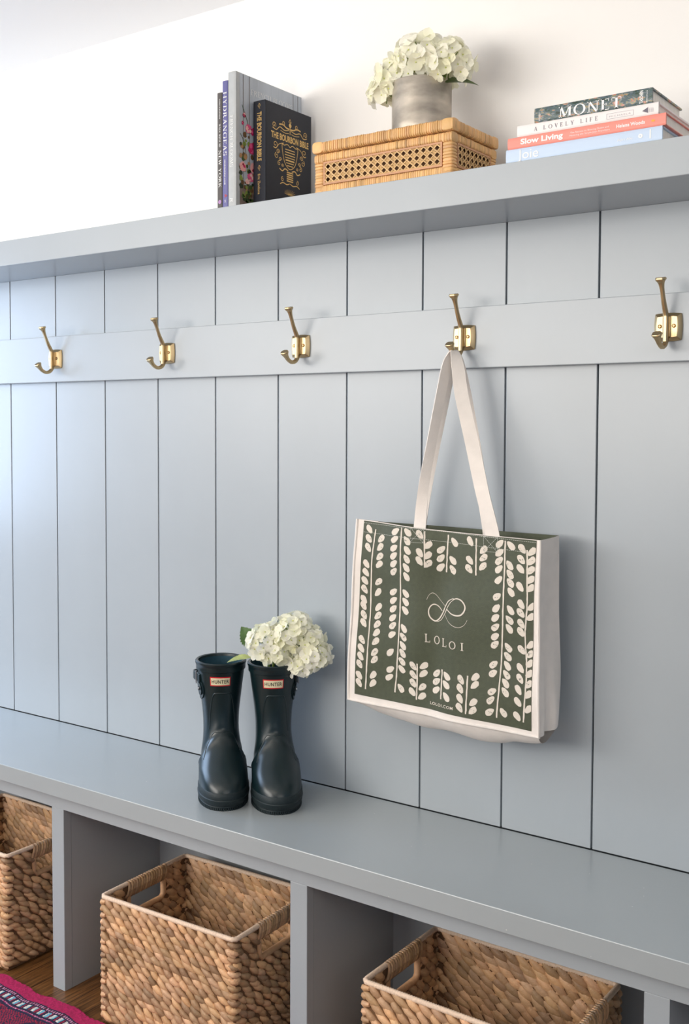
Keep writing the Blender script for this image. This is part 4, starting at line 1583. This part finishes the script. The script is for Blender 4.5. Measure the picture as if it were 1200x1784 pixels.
def hydrangea(label, group, lobes, foot, seed, leaves=(), s=.0115, dens=1.0, under=-.35):
    dens *= 1.25
    """lobes: (centre, radius, z squash); petals face outwards"""
    rnd = random.Random(seed)
    c0 = Vector(lobes[0][0])
    t = thing('hydrangea', label, 'flower', tuple(foot), 0, group)
    mb = MB()
    for c, R, sq in lobes:
        c = Vector(c)
        n = int(4 * pi * R * R / (s * s * 1.9) * dens)
        for i in range(n):
            z = 1 - 2 * (i + .5) / n
            if z < under - .3:
                continue
            a = i * 2.39996 + rnd.uniform(-.2, .2)
            r = sqrt(1 - z * z)
            d = Vector((r * cos(a), r * sin(a), z * sq))
            p = c + d * R * rnd.uniform(.86, 1.06)
            # skip what is buried inside another lobe
            if any((p - Vector(c2)).length < R2 * .72 for c2, R2, _ in lobes if (Vector(c2) - c).length > 1e-6):
                continue
            nn = (d + Vector((rnd.uniform(-.35, .35), rnd.uniform(-.35, .35), rnd.uniform(-.3, .3)))).normalized()
            floret(mb, p, nn, rnd, s * rnd.uniform(.85, 1.2))
    kids(t, mb.build('petals', smooth=175))
    mb = MB()
    f = Vector(foot)
    for c, R, sq in lobes:
        c = Vector(c)
        mb.tube([f, f.lerp(c, .5) + Vector((0, 0, .008)), c], .0028, STEMM, 8)
        for k in range(16):
            a = k * 2.4; z = 1 - 2 * (k + .5) / 16
            r = sqrt(1 - z * z)
            mb.tube([c, c + Vector((r * cos(a), r * sin(a), z * sq)) * R * .85], .0010, STEMM, 5)
    kids(t, mb.build('stem', smooth=60))
    for lf in leaves:
        mb = MB(); hleaf(mb, *lf); kids(t, mb.build('leaf', smooth=60))
    if 'boot' in group:
        t.location.x -= .013
    return t


VF = (1.274, -.078, ZL1 + .012)
hydrangea('creamy hydrangea head at the left of the vase, drooping over its rim', 'white hydrangeas in the vase',
          [((1.2290, -.080, 1.8230), .041, .95), ((1.2080, -.092, 1.8040), .029, .9)], VF, 11, s=.0148)
hydrangea('large creamy hydrangea head in the middle of the vase, highest of the three', 'white hydrangeas in the vase',
          [((1.2800, -.085, 1.8450), .048, .92)], (1.276, -.080, ZL1 + .014), 12, s=.0148)
hydrangea('creamy hydrangea head at the right of the vase with a dark leaf below', 'white hydrangeas in the vase',
          [((1.3310, -.080, 1.8330), .040, .95)], (1.279, -.078, ZL1 + .013), 13, s=.0148,
          leaves=[((1.325, -.085, 1.800), (1, .3, -.10), (0, 0, 1), .062, .016)])
BF = (.935, -.080, .66)
hydrangea('white hydrangea head at the left in the boot, nearest the empty boot', 'white hydrangeas in the right boot',
          [((.9440, -.092, .7620), .038, .95), ((.9680, -.098, .7440), .026, .9)], BF, 21, s=.0120,
          leaves=[((.905, -.090, .748), (-.55, -.15, .75), (.7, -.7, .2), .050, .018), ((.915, -.110, .731), (-.75, -.55, -.12), (0, -.3, 1), .052, .012, LEAFP)])
hydrangea('white hydrangea head in the boot, highest and closest to the panelling', 'white hydrangeas in the right boot',
          [((.9900, -.070, .7830), .040, .95), ((1.0160, -.062, .7680), .033, .95)], (.938, -.078, .66), 22, s=.0120)
hydrangea('white hydrangea head hanging out over the right side of the boot', 'white hydrangeas in the right boot',
          [((1.0340, -.062, .7400), .029, .9), ((1.0150, -.078, .7210), .022, .8)], (.940, -.076, .66), 23, s=.0120)
